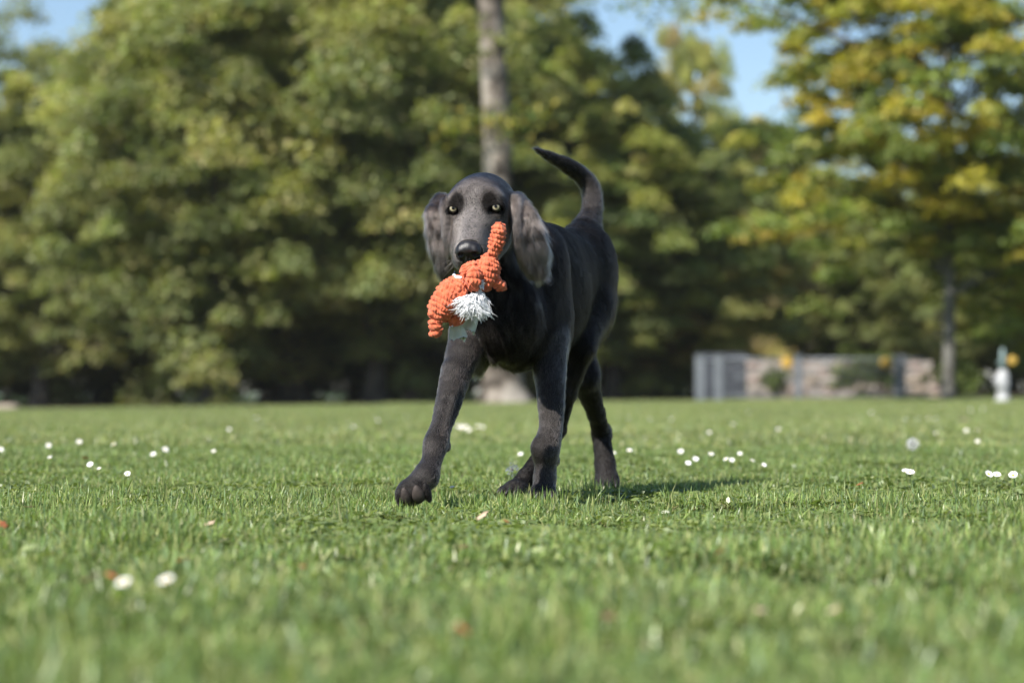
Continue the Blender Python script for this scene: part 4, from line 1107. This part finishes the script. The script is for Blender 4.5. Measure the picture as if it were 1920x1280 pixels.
# ------------------------------------------------------------------ grass: tiles of real blades, instanced with geometry nodes
M_grass = attr_leaf_mat('grass_blade', trans=.36, rough=.38, spec=.42, vary=.12)
PG = np.array([(0.168, 0.242, 0.066), (0.198, 0.269, 0.079), (0.133, 0.208, 0.066), (0.238, 0.280, 0.099), (0.162, 0.230, 0.113), (0.291, 0.303, 0.131)])
PD = np.array([(.34, .29, .17), (.24, .19, .11), (.42, .38, .24)])
def blades(n, size, lmin, lmax, wmin, wmax, rg, dead=.06, lean=1.0):
    L = rg.uniform(lmin, lmax, n) * rg.choice([.6, .8, 1, 1.15], n, p=[.3, .3, .3, .1]); Wd = rg.uniform(wmin, wmax, n)
    base = np.stack([rg.uniform(-size / 2, size / 2, n), rg.uniform(-size / 2, size / 2, n), np.full(n, -.004)], 1)
    az = rg.random(n) * 2 * np.pi; le = np.abs(rg.normal(0, lean, n)).clip(.05, 1.35)
    isd = rg.random(n) < dead; le = np.where(isd, rg.uniform(1.0, 1.5, n), le); L = np.where(isd, L * .8, L)
    dirh = np.stack([np.cos(az), np.sin(az), np.zeros(n)], 1)
    tw = az + np.pi / 2 + rg.normal(0, .6, n); sd = np.stack([np.cos(tw), np.sin(tw), np.zeros(n)], 1)
    th1 = le * .35; th2 = le * 1.25
    m1 = base + (dirh * np.sin(th1)[:, None] + np.array([0, 0, 1]) * np.cos(th1)[:, None]) * (L * .45)[:, None]
    m2 = m1 + (dirh * np.sin(th2 * .8)[:, None] + np.array([0, 0, 1]) * np.cos(th2 * .8)[:, None]) * (L * .33)[:, None]
    tp = m2 + (dirh * np.sin(th2)[:, None] + np.array([0, 0, 1]) * np.cos(th2)[:, None]) * (L * .25)[:, None]
    m1[:, 2] = np.maximum(m1[:, 2], .002); m2[:, 2] = np.maximum(m2[:, 2], .003); tp[:, 2] = np.maximum(tp[:, 2], .002)
    w = Wd[:, None] / 2
    V = np.stack([base - sd * w * .8, base + sd * w * .8, m1 - sd * w, m1 + sd * w, m2 - sd * w * .75, m2 + sd * w * .75, tp], 1).reshape(-1, 3)
    k = np.arange(n)[:, None] * 7
    F = np.concatenate([k + np.array([0, 1, 3, 2]), k + np.array([2, 3, 5, 4])]).ravel(); T = (k + np.array([4, 5, 6])).ravel()
    col = PG[rg.integers(len(PG), size=n)] * rg.uniform(.6, 1.45, (n, 1)); col[isd] = PD[rg.integers(3, size=isd.sum())]
    return V, F, 2 * n, T, n, np.repeat(col, 7, 0)
def leaflets(n, size, rmin, rmax, rg, zmax=.022):
    """small rounded weed leaves (clover, plantain) lying low in the sward"""
    c = np.stack([rg.uniform(-size / 2, size / 2, n), rg.uniform(-size / 2, size / 2, n), rg.uniform(.004, zmax, n)], 1)
    nr = rg.normal(size=(n, 3)) * .45 + np.array([0, 0, 1]); nr /= np.linalg.norm(nr, axis=1)[:, None]
    a = np.cross(nr, rg.normal(size=(n, 3))); a /= np.linalg.norm(a, axis=1)[:, None]; b = np.cross(nr, a); r = rg.uniform(rmin, rmax, n)[:, None]
    V = np.stack([c - a * r, c - a * r * .3 - b * r * .6, c + a * r * .6 - b * r * .5, c + a * r * 1.1, c + a * r * .6 + b * r * .5, c - a * r * .3 + b * r * .6], 1).reshape(-1, 3)
    F = np.arange(n * 6); col = np.array([(.16, .21, .07), (.20, .24, .08), (.12, .17, .055)])[rg.integers(3, size=n)] * rg.uniform(.8, 1.2, (n, 1))
    return V, F, n, np.repeat(col, 6, 0)
def tile(name, seed, size, n, lmin, lmax, wmin, wmax, dead, nleaf=0, lean=.95, tint=1.0):
    rg = np.random.default_rng(seed)
    V, F, nq, T, ntri, col = blades(n, size, lmin, lmax, wmin, wmax, rg, dead, lean)
    if nleaf:
        V2, F2, n2, c2 = leaflets(nleaf, size, .004, .010, rg); fl = np.concatenate([F, T, F2 + len(V)]); tot = np.concatenate([np.full(nq, 4), np.full(ntri, 3), np.full(n2, 6)])
        V = np.concatenate([V, V2]); col = np.concatenate([col, c2])
    else: fl = np.concatenate([F, T]); tot = np.concatenate([np.full(nq, 4), np.full(ntri, 3)])
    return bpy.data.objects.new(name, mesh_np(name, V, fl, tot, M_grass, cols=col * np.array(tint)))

def instancer(name, pts, rots, scales, idx, objs):
    """one object whose geometry nodes put the tile objs[idx] on every point"""
    me = bpy.data.meshes.new(name); me.vertices.add(len(pts)); me.vertices.foreach_set('co', np.asarray(pts, np.float32).ravel())
    for an, tp, dat, key in (('rot', 'FLOAT_VECTOR', rots, 'vector'), ('scl', 'FLOAT_VECTOR', scales, 'vector'), ('idx', 'INT', idx, 'value')):
        a = me.attributes.new(an, tp, 'POINT'); a.data.foreach_set(key, np.asarray(dat, np.int32 if tp == 'INT' else np.float32).ravel())
    o = link(name, me); coll = bpy.data.collections.new(name + '_tiles')
    for t in objs: coll.objects.link(t)
    g = bpy.data.node_groups.new(name, 'GeometryNodeTree')
    g.interface.new_socket('Geometry', in_out='INPUT', socket_type='NodeSocketGeometry'); g.interface.new_socket('Geometry', in_out='OUTPUT', socket_type='NodeSocketGeometry')
    N = g.nodes; Lk = g.links; gi = N.new('NodeGroupInput'); go = N.new('NodeGroupOutput')
    ci = N.new('GeometryNodeCollectionInfo'); ci.inputs['Collection'].default_value = coll; ci.inputs['Separate Children'].default_value = True; ci.inputs['Reset Children'].default_value = True
    ip = N.new('GeometryNodeInstanceOnPoints'); ip.inputs['Pick Instance'].default_value = True
    def at(nm, ty):
        q = N.new('GeometryNodeInputNamedAttribute'); q.data_type = ty; q.inputs['Name'].default_value = nm; return q.outputs[0]
    Lk.new(gi.outputs[0], ip.inputs['Points']); Lk.new(ci.outputs[0], ip.inputs['Instance']); Lk.new(at('idx', 'INT'), ip.inputs['Instance Index'])
    Lk.new(at('rot', 'FLOAT_VECTOR'), ip.inputs['Rotation']); Lk.new(at('scl', 'FLOAT_VECTOR'), ip.inputs['Scale']); Lk.new(ip.outputs[0], go.inputs[0])
    md = o.modifiers.new('tiles', 'NODES'); md.node_group = g
    return o
def _pick(P_, nt_, rg):
    idx = rg.integers(min(nt_, 8), size=len(P_))
    if nt_ > 8:
        f = np.sin(P_[:, 0] * 4.1 + 2 * np.sin(P_[:, 1] * 2.2)) + np.sin(P_[:, 1] * 5.3 + 1.3 * np.sin(P_[:, 0] * 3.7 + 1)) + rg.normal(size=len(P_)) * .45
        idx[f > .75] = 9; idx[f < -1.05] = 8
    return idx
def field(name, tiles, size, y0, y1, margin, seed, hs=(.8, 1.2), zs=None):
    rg = np.random.default_rng(seed); P_ = []
    y = y0
    while y < y1:
        hw = .2118 * y * 1.25 + margin; nx_ = int(2 * hw / size) + 1
        for i in range(nx_): P_.append((-hw + (i + .5) * 2 * hw / nx_, y + size / 2))
        y += size
    P_ = np.array(P_); P_ += rg.normal(size=P_.shape) * size * .10; z = ground_z(P_[:, 0], P_[:, 1])
    n = len(P_); rot = np.zeros((n, 3)); rot[:, 2] = rg.random(n) * 6.28
    hvar = 1 + .22 * np.sin(P_[:, 0] * 3.1 + 1.7 * np.sin(P_[:, 1] * 1.9)) * np.sin(P_[:, 1] * 2.7 + .4)
    sc_ = np.stack([np.full(n, 1.0), np.full(n, 1.0), hvar * rg.uniform(*hs, n) * .72], 1)
    o = instancer(name, np.column_stack([P_, z]), rot, sc_, _pick(P_, len(tiles), rg), tiles); tag(o, kind='stuff'); return o
near = [tile('blade_tile', 100 + i, .20, 2300, .018, .044, .0015, .0030, .30, 380 if i % 3 else 620) for i in range(8)]
near.append(tile('blade_tile', 120, .20, 1900, .024, .056, .0018, .0034, .05, 40)); near.append(tile('blade_tile', 121, .20, 1700, .016, .034, .0015, .0030, .42, 620))
field('short_grass', near, .20, 3.1, 9.0, .35, 1)
fore = [tile('fore_blade_tile', 140 + i, .20, 1250, .022, .052, .0022, .0042, .12, 160) for i in range(6)]
field('foreground_grass', fore, .20, .9, 3.1, .35, 4, hs=(.8, 1.3))
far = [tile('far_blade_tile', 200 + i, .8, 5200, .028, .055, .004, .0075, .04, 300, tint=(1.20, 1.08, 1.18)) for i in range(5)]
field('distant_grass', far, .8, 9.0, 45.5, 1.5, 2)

# longer single tufts around the paws
tuft = []
for i in range(4):
    rg = np.random.default_rng(300 + i); V_, F_, nq, T_, ntri, c_ = blades(26, .035,   .028, .050, .0016, .0028, rg, .05, .45)
    tuft.append(bpy.data.objects.new('tuft_tile', mesh_np('tuft_tile', V_, np.concatenate([F_, T_]), np.concatenate([np.full(nq, 4), np.full(ntri, 3)]), M_grass, cols=c_)))
rg = np.random.default_rng(9); tp = []
while len(tp) < 520:
    y = rg.uniform(3.2, 7.5); x = rg.uniform(-1, 1) * .26 * y
    tp.append((x, y))
tp += [(.035 + rg.normal() * .05, 4.43 + rg.normal() * .03) for _ in range(7)] + [(.2 + rg.normal() * .05, 5.02 + rg.normal() * .03) for _ in range(6)] + [(0 + rg.normal() * .04, 4.66 + rg.normal() * .03) for _ in range(5)]
tp = np.array(tp); n = len(tp); rt = np.zeros((n, 3)); rt[:, 2] = rg.random(n) * 6.28; sc_ = np.repeat(rg.uniform(.7, 1.15, n)[:, None], 3, 1)
tag(instancer('grass_tufts', np.column_stack([tp, ground_z(tp[:, 0], tp[:, 1])]), rt, sc_, rg.integers(4, size=n), tuft), kind='stuff')

# ------------------------------------------------------------------ daisies
M_petal = noise_mat('petal_white', (.72, .71, .73), (.82, .82, .82), 60, .6)
M_yc = noise_mat('daisy_centre', (.62, .42, .03), (.78, .56, .05), 300, .8, bump=.6, bscale=1500, dist=.0006)
M_stem = noise_mat('flower_stem', (.07, .11, .03), (.10, .14, .05), 40, .6)
def daisy_proto(seed, open_=1.0):
    rg = np.random.default_rng(seed); r = .0105; mb = MB(); npet = 26
    for layer in range(2):
        for k in range(npet):
            a = 2 * math.pi * (k + .5 * layer) / npet + rg.normal() * .04; L = r * rg.uniform(.88, 1.08); d = np.array([math.cos(a), math.sin(a), 0]); s = np.array([-math.sin(a), math.cos(a), 0])
            up = (.25 + (1 - open_) * 1.2) + .08 * layer + rg.normal() * .06; z1 = L * math.sin(up) * .8; L *= math.cos(up * .8); w = .00115
            V = [d * .0028 - s * w * .5, d * .0028 + s * w * .5, d * L * .6 + s * w + [0, 0, z1 * .6], d * L + s * w * .5 + [0, 0, z1 * .8], d * L - s * w * .5 + [0, 0, z1 * .8], d * L * .6 - s * w + [0, 0, z1 * .6]]
            V = np.array(V); V2 = V - np.array([0, 0, .0003]); n_ = 6
            mb.add(np.concatenate([V, V2]), [[0, 1, 2, 5], [5, 2, 3, 4], [6, 11, 8, 7], [11, 10, 9, 8]] + [[i, i + 6, (i + 1) % 6 + 6, (i + 1) % 6] for i in range(6)])
    pm = mb.mesh('petals', M_petal, smooth=False)
    mb = MB(); mb.add(*uvsphere((0, 0, .0008), (.0036, .0036, .0020), 14, 8)); cm_ = mb.mesh('flower_centre', M_yc)
    mb = MB(); mb.tube([(0, 0, 0), (.001, 0, -.02), (0, .001, -.045)], [.0008, .0009, .0009], 6); sm_ = mb.mesh('stem', M_stem)
    return pm, cm_, sm_
DP = [daisy_proto(1), daisy_proto(2, .85), daisy_proto(3, .6)]
GD = 'white daisies scattered in the lawn'
def daisy(px, py, label, v=0, s=1.0, h=.044, tiltv=None, x=None, Y=None):
    if Y is None: Y = (CAM_Z - (h - .012)) * F_PX / (py - HOR); x = (px - 960) / F_PX * Y
    for _ in range(3): Y = (CAM_Z - (h + float(ground_z(x, Y)))) * F_PX / (py - HOR); x = (px - 960) / F_PX * Y
    z = float(ground_z(x, Y)) + h
    t = empty('daisy', (x, Y, z), label, 'daisy', GD, random.random() * 6.28)
    tv = tiltv or (random.uniform(.35, .85), random.uniform(-.35, .35)); 
    t.rotation_euler = (tv[0], tv[1], random.uniform(-.5, .5)); s *= .95 if Y > 3 else .68
    if Y > 5.5: s *= .74
    t.scale = (s, s, s)
    for me, nm in zip(DP[v], ('petals', 'flower_centre', 'stem')): link(nm, me, t)
    return t
DA = [
 (313, 1086, 'fully open white daisy near the bottom left, the larger of the close pair', 0, 1.0), (233, 1091, 'out of focus white daisy at lower left, left partner of the close pair', 0, .95),
 (170, 880, 'white daisy in the lawn at left, nearest one left of the paw', 1, 1.1), (187, 884, 'small white daisy touching the right side of the left lawn daisy', 2, .8), (240, 889, 'small white daisy just right of the bright left daisy', 2, .8),
 (848, 914, 'white daisy between the raised paw and the standing leg', 2, .55), (1706, 886, 'bright white daisy at right, left one of the middle pair', 1, 1.0), (1697, 888, 'small white daisy touching the bright right daisy', 2, .9),
 (1853, 884, 'bright white daisy near the right edge, left of a touching pair', 1, .9), (1868, 885, 'bright white daisy near the right edge, right of a touching pair', 1, .9), (1899, 886, 'white daisy closest to the right edge of the photo', 1, 1.0),
 (310, 842, 'bright blurred daisy at left, upper one of a pair', 0, 1.2), (288, 851, 'blurred daisy at left, lower one of a pair', 0, 1.1), (214, 839, 'blurred daisy left of the pair at left', 0, 1.1),
 (149, 829, 'blurred daisy in the left lawn, second from the left edge', 0, 1.2), (92, 829, 'faint blurred daisy near the left edge', 0, 1.1), (95, 859, 'faint blurred flat daisy below the one near the left edge', 2, 1.0), (2, 842, 'blurred daisy cut by the left edge of the photo', 0, 1.1),
 (1276, 846, 'blurred white daisy right of the hind leg, upper left of three', 0, 1.15), (1304, 860, 'blurred white daisy right of the hind leg, rightmost of three', 0, 1.1), (1290, 868, 'blurred white daisy right of the hind leg, lowest of three', 0, 1.0),
 (1333, 851, 'blurred daisy alone right of the group of three', 0, 1.0), (1361, 854, 'blurred daisy, leftmost in the row behind the dog shadow', 0, .95), (1372, 856, 'blurred daisy, second in the row behind the dog shadow', 0, .95), (1387, 859, 'blurred daisy, third in the row behind the dog shadow', 0, .9), (1410, 864, 'blurred daisy, last in the row behind the dog shadow', 0, .8), (1432, 871, 'faint daisy right of the row behind the dog shadow', 0, .8),
 (481, 782, 'far blurred daisy in the lawn left of the raised leg', 0, 1.2), (401, 850, 'small blurred daisy in the mid lawn left of the raised leg', 0, .8), (430, 805, 'very faint far daisy in the left lawn', 0, 1.0), (708, 787, 'far blurred daisy close to the raised leg', 0, 1.1), (663, 799, 'very faint far daisy left of the raised leg', 0, .9),
 (1330, 808, 'blurred daisy in the lawn in front of the fence, left one', 0, 1.1), (1459, 803, 'blurred daisy in front of the fence, middle one', 0, 1.2), (1374, 795, 'faint blurred daisy between two brighter ones before the fence', 0, 1.0), (1259, 785, 'faint blurred daisy just left below the fence end', 0, 1.0), (1218, 785, 'faint blurred daisy right of the trailing hind leg', 0, 1.0), (1404, 773, 'faint far daisy below the left fence post', 0, 1.0),
 (1633, 774, 'far bright blurred daisy in front of the wire fence', 0, 1.3), (1697, 786, 'faint blurred daisy, leftmost of the row above the seed head', 0, 1.0), (1720, 787, 'faint blurred daisy, second of the row above the seed head', 0, 1.0), (1740, 785, 'faint blurred daisy, third of the row above the seed head', 0, 1.0), (1754, 789, 'faint blurred daisy, last of the row above the seed head', 0, 1.0),
 (1811, 808, 'blurred daisy at right, left one of the pair in the mid lawn', 0, 1.2), (1831, 809, 'blurred daisy at right, right one of the pair in the mid lawn', 0, 1.2), (1832, 830, 'faint blurred daisy under the right pair', 0, 1.0), (1819, 765, 'far blurred daisy below the standpipe, left one', 0, 1.3), (1843, 766, 'far blurred daisy below the standpipe, right one', 0, 1.3), (1767, 754, 'farthest blurred daisy under the slim trunk', 0, 1.2), (1754, 812, 'very faint daisy left of the pair at right', 0, .8),
 (1029 + 0, 851, 'small daisy seen between the legs of the dog', 0, .9), (976, 851, 'blurred daisy left of the standing front leg', 0, 1.0), (1150, 845, 'faint daisy right beside the trailing hind leg', 0, 1.0), (1180, 848, 'faint daisy right of the trailing hind paw', 0, 1.0), (1178, 783, 'faint far daisy right of the trailing leg', 0, 1.0)]
for px, py, lb_, v, s in DA: daisy(px, py, lb_, v, s)
k = 0
for px, py in ((858, 797), (865, 802), (873, 800), (880, 805), (868, 806), (896, 799), (905, 801)):
    k += 1; daisy(px, py, ('leftmost daisy of the blurred white cluster behind the raised front leg', 'second daisy from the left in the white cluster behind the raised leg', 'daisy at the top middle of the white cluster behind the raised leg', 'daisy at the right end of the denser white cluster behind the raised leg', 'lowest daisy of the white cluster behind the raised leg', 'daisy just right of the white cluster behind the raised leg', 'outermost right daisy of the white cluster behind the raised leg')[k - 1], 0, 1.35)

# ------------------------------------------------------------------ dandelion clocks
M_fluff_shaded = nt('seed_fluff')[0]; b = M_fluff_shaded.node_tree.nodes['Principled BSDF']; b.inputs['Base Color'].default_value = (.24, .27, .33, 1); b.inputs['Roughness'].default_value = .8  # blue-grey of the dog's shadow is painted into this fluff
M_fluff2 = nt('seed_fluff_white')[0]; b = M_fluff2.node_tree.nodes['Principled BSDF']; b.inputs['Base Color'].default_value = (.66, .67, .68, 1); b.inputs['Roughness'].default_value = .8
M_core = noise_mat('seed_core', (.10, .08, .05), (.18, .15, .10), 200, .9)
def clock(px, py, Y, r, label, nseed, lean):
    c = W(px, py, Y); t = empty('dandelion_clock', tuple(c), label, 'seed head'); rg = np.random.default_rng(nseed)
    mb = MB()
    for i in range(nseed):
        d = unit(rg.normal(size=3)); L = r * rg.uniform(.75, 1); mb.tube([d * r * .18, d * L * .8], [.00022, .00016], 3, cap=False)
        for j in range(9):
            e = unit(d + rg.normal(size=3) * .55); mb.tube([d * L * .8, d * L * .8 + e * r * .30], [.00018, .00010], 3, cap=False)
    mb.obj('seed_fluff', M_fluff_shaded if px < 1200 else M_fluff2, t); mb = MB(); mb.add(*uvsphere((0, 0, 0), r * .2, 12, 8)); mb.obj('seed_core', M_core, t)
    gzz = float(ground_z(c[0], Y)) - c[2]; mb = MB(); mb.tube([(0, 0, -r * .15), (lean * .4, 0, gzz * .45), (lean, 0, gzz)], [.0011, .0013, .0016], 7); mb.obj('stem', M_stem, t)
clock(960, 880, 4.86, .0150, 'dandelion seed head, painted in bluish shade, on a bent dark stem beside the hind paw', 46, -.022)
clock(1711, 832, 7.6, .0210, 'round white dandelion seed head out of focus in the lawn at right', 130, .004)

# ------------------------------------------------------------------ fallen leaves
M_dead = [noise_mat('dead_leaf_%s' % nm, c1, c2, 60, .75, bump=.4, bscale=200, dist=.001) for nm, c1, c2 in (('rust', (.22, .07, .03), (.34, .13, .05)), ('brown', (.12, .07, .04), (.20, .12, .07)), ('tan', (.34, .25, .17), (.46, .36, .26)), ('pale_green', (.20, .25, .10), (.28, .32, .15)))]
def leaf_mesh(seed, mat, r):
    rg = np.random.default_rng(seed); n = 16; V = [(0, 0, .002)]; 
    for ring in (.55, 1.0):
        for i in range(n):
            a = 2 * math.pi * i / n; q = 1 + (.22 * math.cos(5 * a) if ring == 1 else .06 * math.cos(5 * a)); cu = .35 * ring ** 2 * math.sin(a + seed) + rg.normal() * .05
            V.append((math.cos(a) * r * ring * q * 1.25, math.sin(a) * r * ring * q * .8, r * cu + .002))
    F = [[0, 1 + i, 1 + (i + 1) % n] for i in range(n)] + [[1 + i, 1 + n + i, 1 + n + (i + 1) % n, 1 + (i + 1) % n] for i in range(n)]
    V = np.array(V); N_ = len(V); V2 = V - np.array([0, 0, .0006]); F2 = [[j + N_ for j in f][::-1] for f in F] + [[1 + n + i, 1 + n + i + N_, 1 + n + (i + 1) % n + N_, 1 + n + (i + 1) % n] for i in range(n)]
    mb = MB(); mb.add(np.concatenate([V, V2]), F + F2); return mb.mesh('fallen_leaf', mat)
FL = [(8, 981, 'rust orange fallen leaf at the left edge of the photo', 0, .011, .03), (57, 953, 'curled brown leaf standing in the grass near the left edge', 1, .010, .03), (345, 1044, 'reddish brown leaf in the grass above the pair of near daisies', 0, .010, .028), (395, 982, 'pale brown leaf in the sharp grass left of the paw', 2, .009, .026),
 (172, 1093, 'pale tan leaf left of the two near daisies', 2, .013, .028), (212, 1090, 'small rust leaf tucked beside the left near daisy', 0, .007, .03), (1571, 0, '', 0, 0, 0), (1612, 905, 'pinkish orange leaf lying in the lawn at right', 0, .012, .026), (949, 983, 'orange leaf scrap on the grass below the standing paw', 0, .007, .026),
 (1349, 1035, 'small orange leaf scrap in the right foreground grass', 0, .007, .03), (1424, 1142, 'blurred pinkish brown leaf in the right foreground', 2, .009, .03), (868, 1183, 'blurred orange leaf in the bottom foreground left of centre', 0, .008, .028), (1311, 1122, 'yellow leaf scrap in the foreground right of centre', 2, .006, .03), (1140, 1150, 'blurred brown stalk-like leaf in the bottom foreground centre', 1, .008, .03),
 (1563, 1145, 'yellowish curled leaf in the right foreground', 2, .007, .03), (568, 1063, 'orange leaf scrap in the foreground left of the paw', 0, .006, .03), (1815, 789, 'blurred pale pink leaf pile in the far lawn at right', 2, .055, .03), (870, 1028, 'brown leaf scrap under the raised paw', 1, .007, .028), (160, 860, 'blurred rust leaf in the left lawn', 0, .010, .03),
 (1010, 1030, 'pale green torn leaf in the sharp grass below the dog', 3, .010, .028), (905, 965, 'pale torn leaf right of the raised paw', 2, .011, .03), (45, 1005, 'large pale green weed leaf at the left edge', 3, .018, .03), (60, 1015, 'second pale green weed leaf at the left edge', 3, .016, .028), (1745, 1080, 'pale green weed leaf in the right foreground', 3, .012, .03)]
for i, (px, py, lb_, m, r, h) in enumerate(FL):
    if not lb_: continue
    Y = (CAM_Z - (h - .012)) * F_PX / (py - HOR); x = (px - 960) / F_PX * Y
    if r < .03: r *= .72
    o = link('fallen_leaf', leaf_mesh(i, M_dead[m], r), None, loc=(x, Y, float(ground_z(x, Y)) + h)); o.rotation_euler = (random.uniform(-.2, .7), random.uniform(-.4, .4), random.random() * 6.28)
    tag(o, lb_, 'leaf', 'fallen leaves in the grass')

# ------------------------------------------------------------------ thin autumn haze
mb = MB(); mb.box((0, 900, 9), (3400, 2500, 24)); hz_me = mb.mesh('haze', nt('haze_air')[0], smooth=False)
hm = hz_me.materials[0]; hn = hm.node_tree.nodes; hn.remove(hn['Principled BSDF']); pv = hn.new('ShaderNodeVolumePrincipled')
pv.inputs['Color'].default_value = (.90, .91, .91, 1); pv.inputs['Density'].default_value = .00028; pv.inputs['Anisotropy'].default_value = .2
hm.node_tree.links.new(pv.outputs[0], hn['Material Output'].inputs['Volume'])
tag(link('haze', hz_me), kind='stuff')
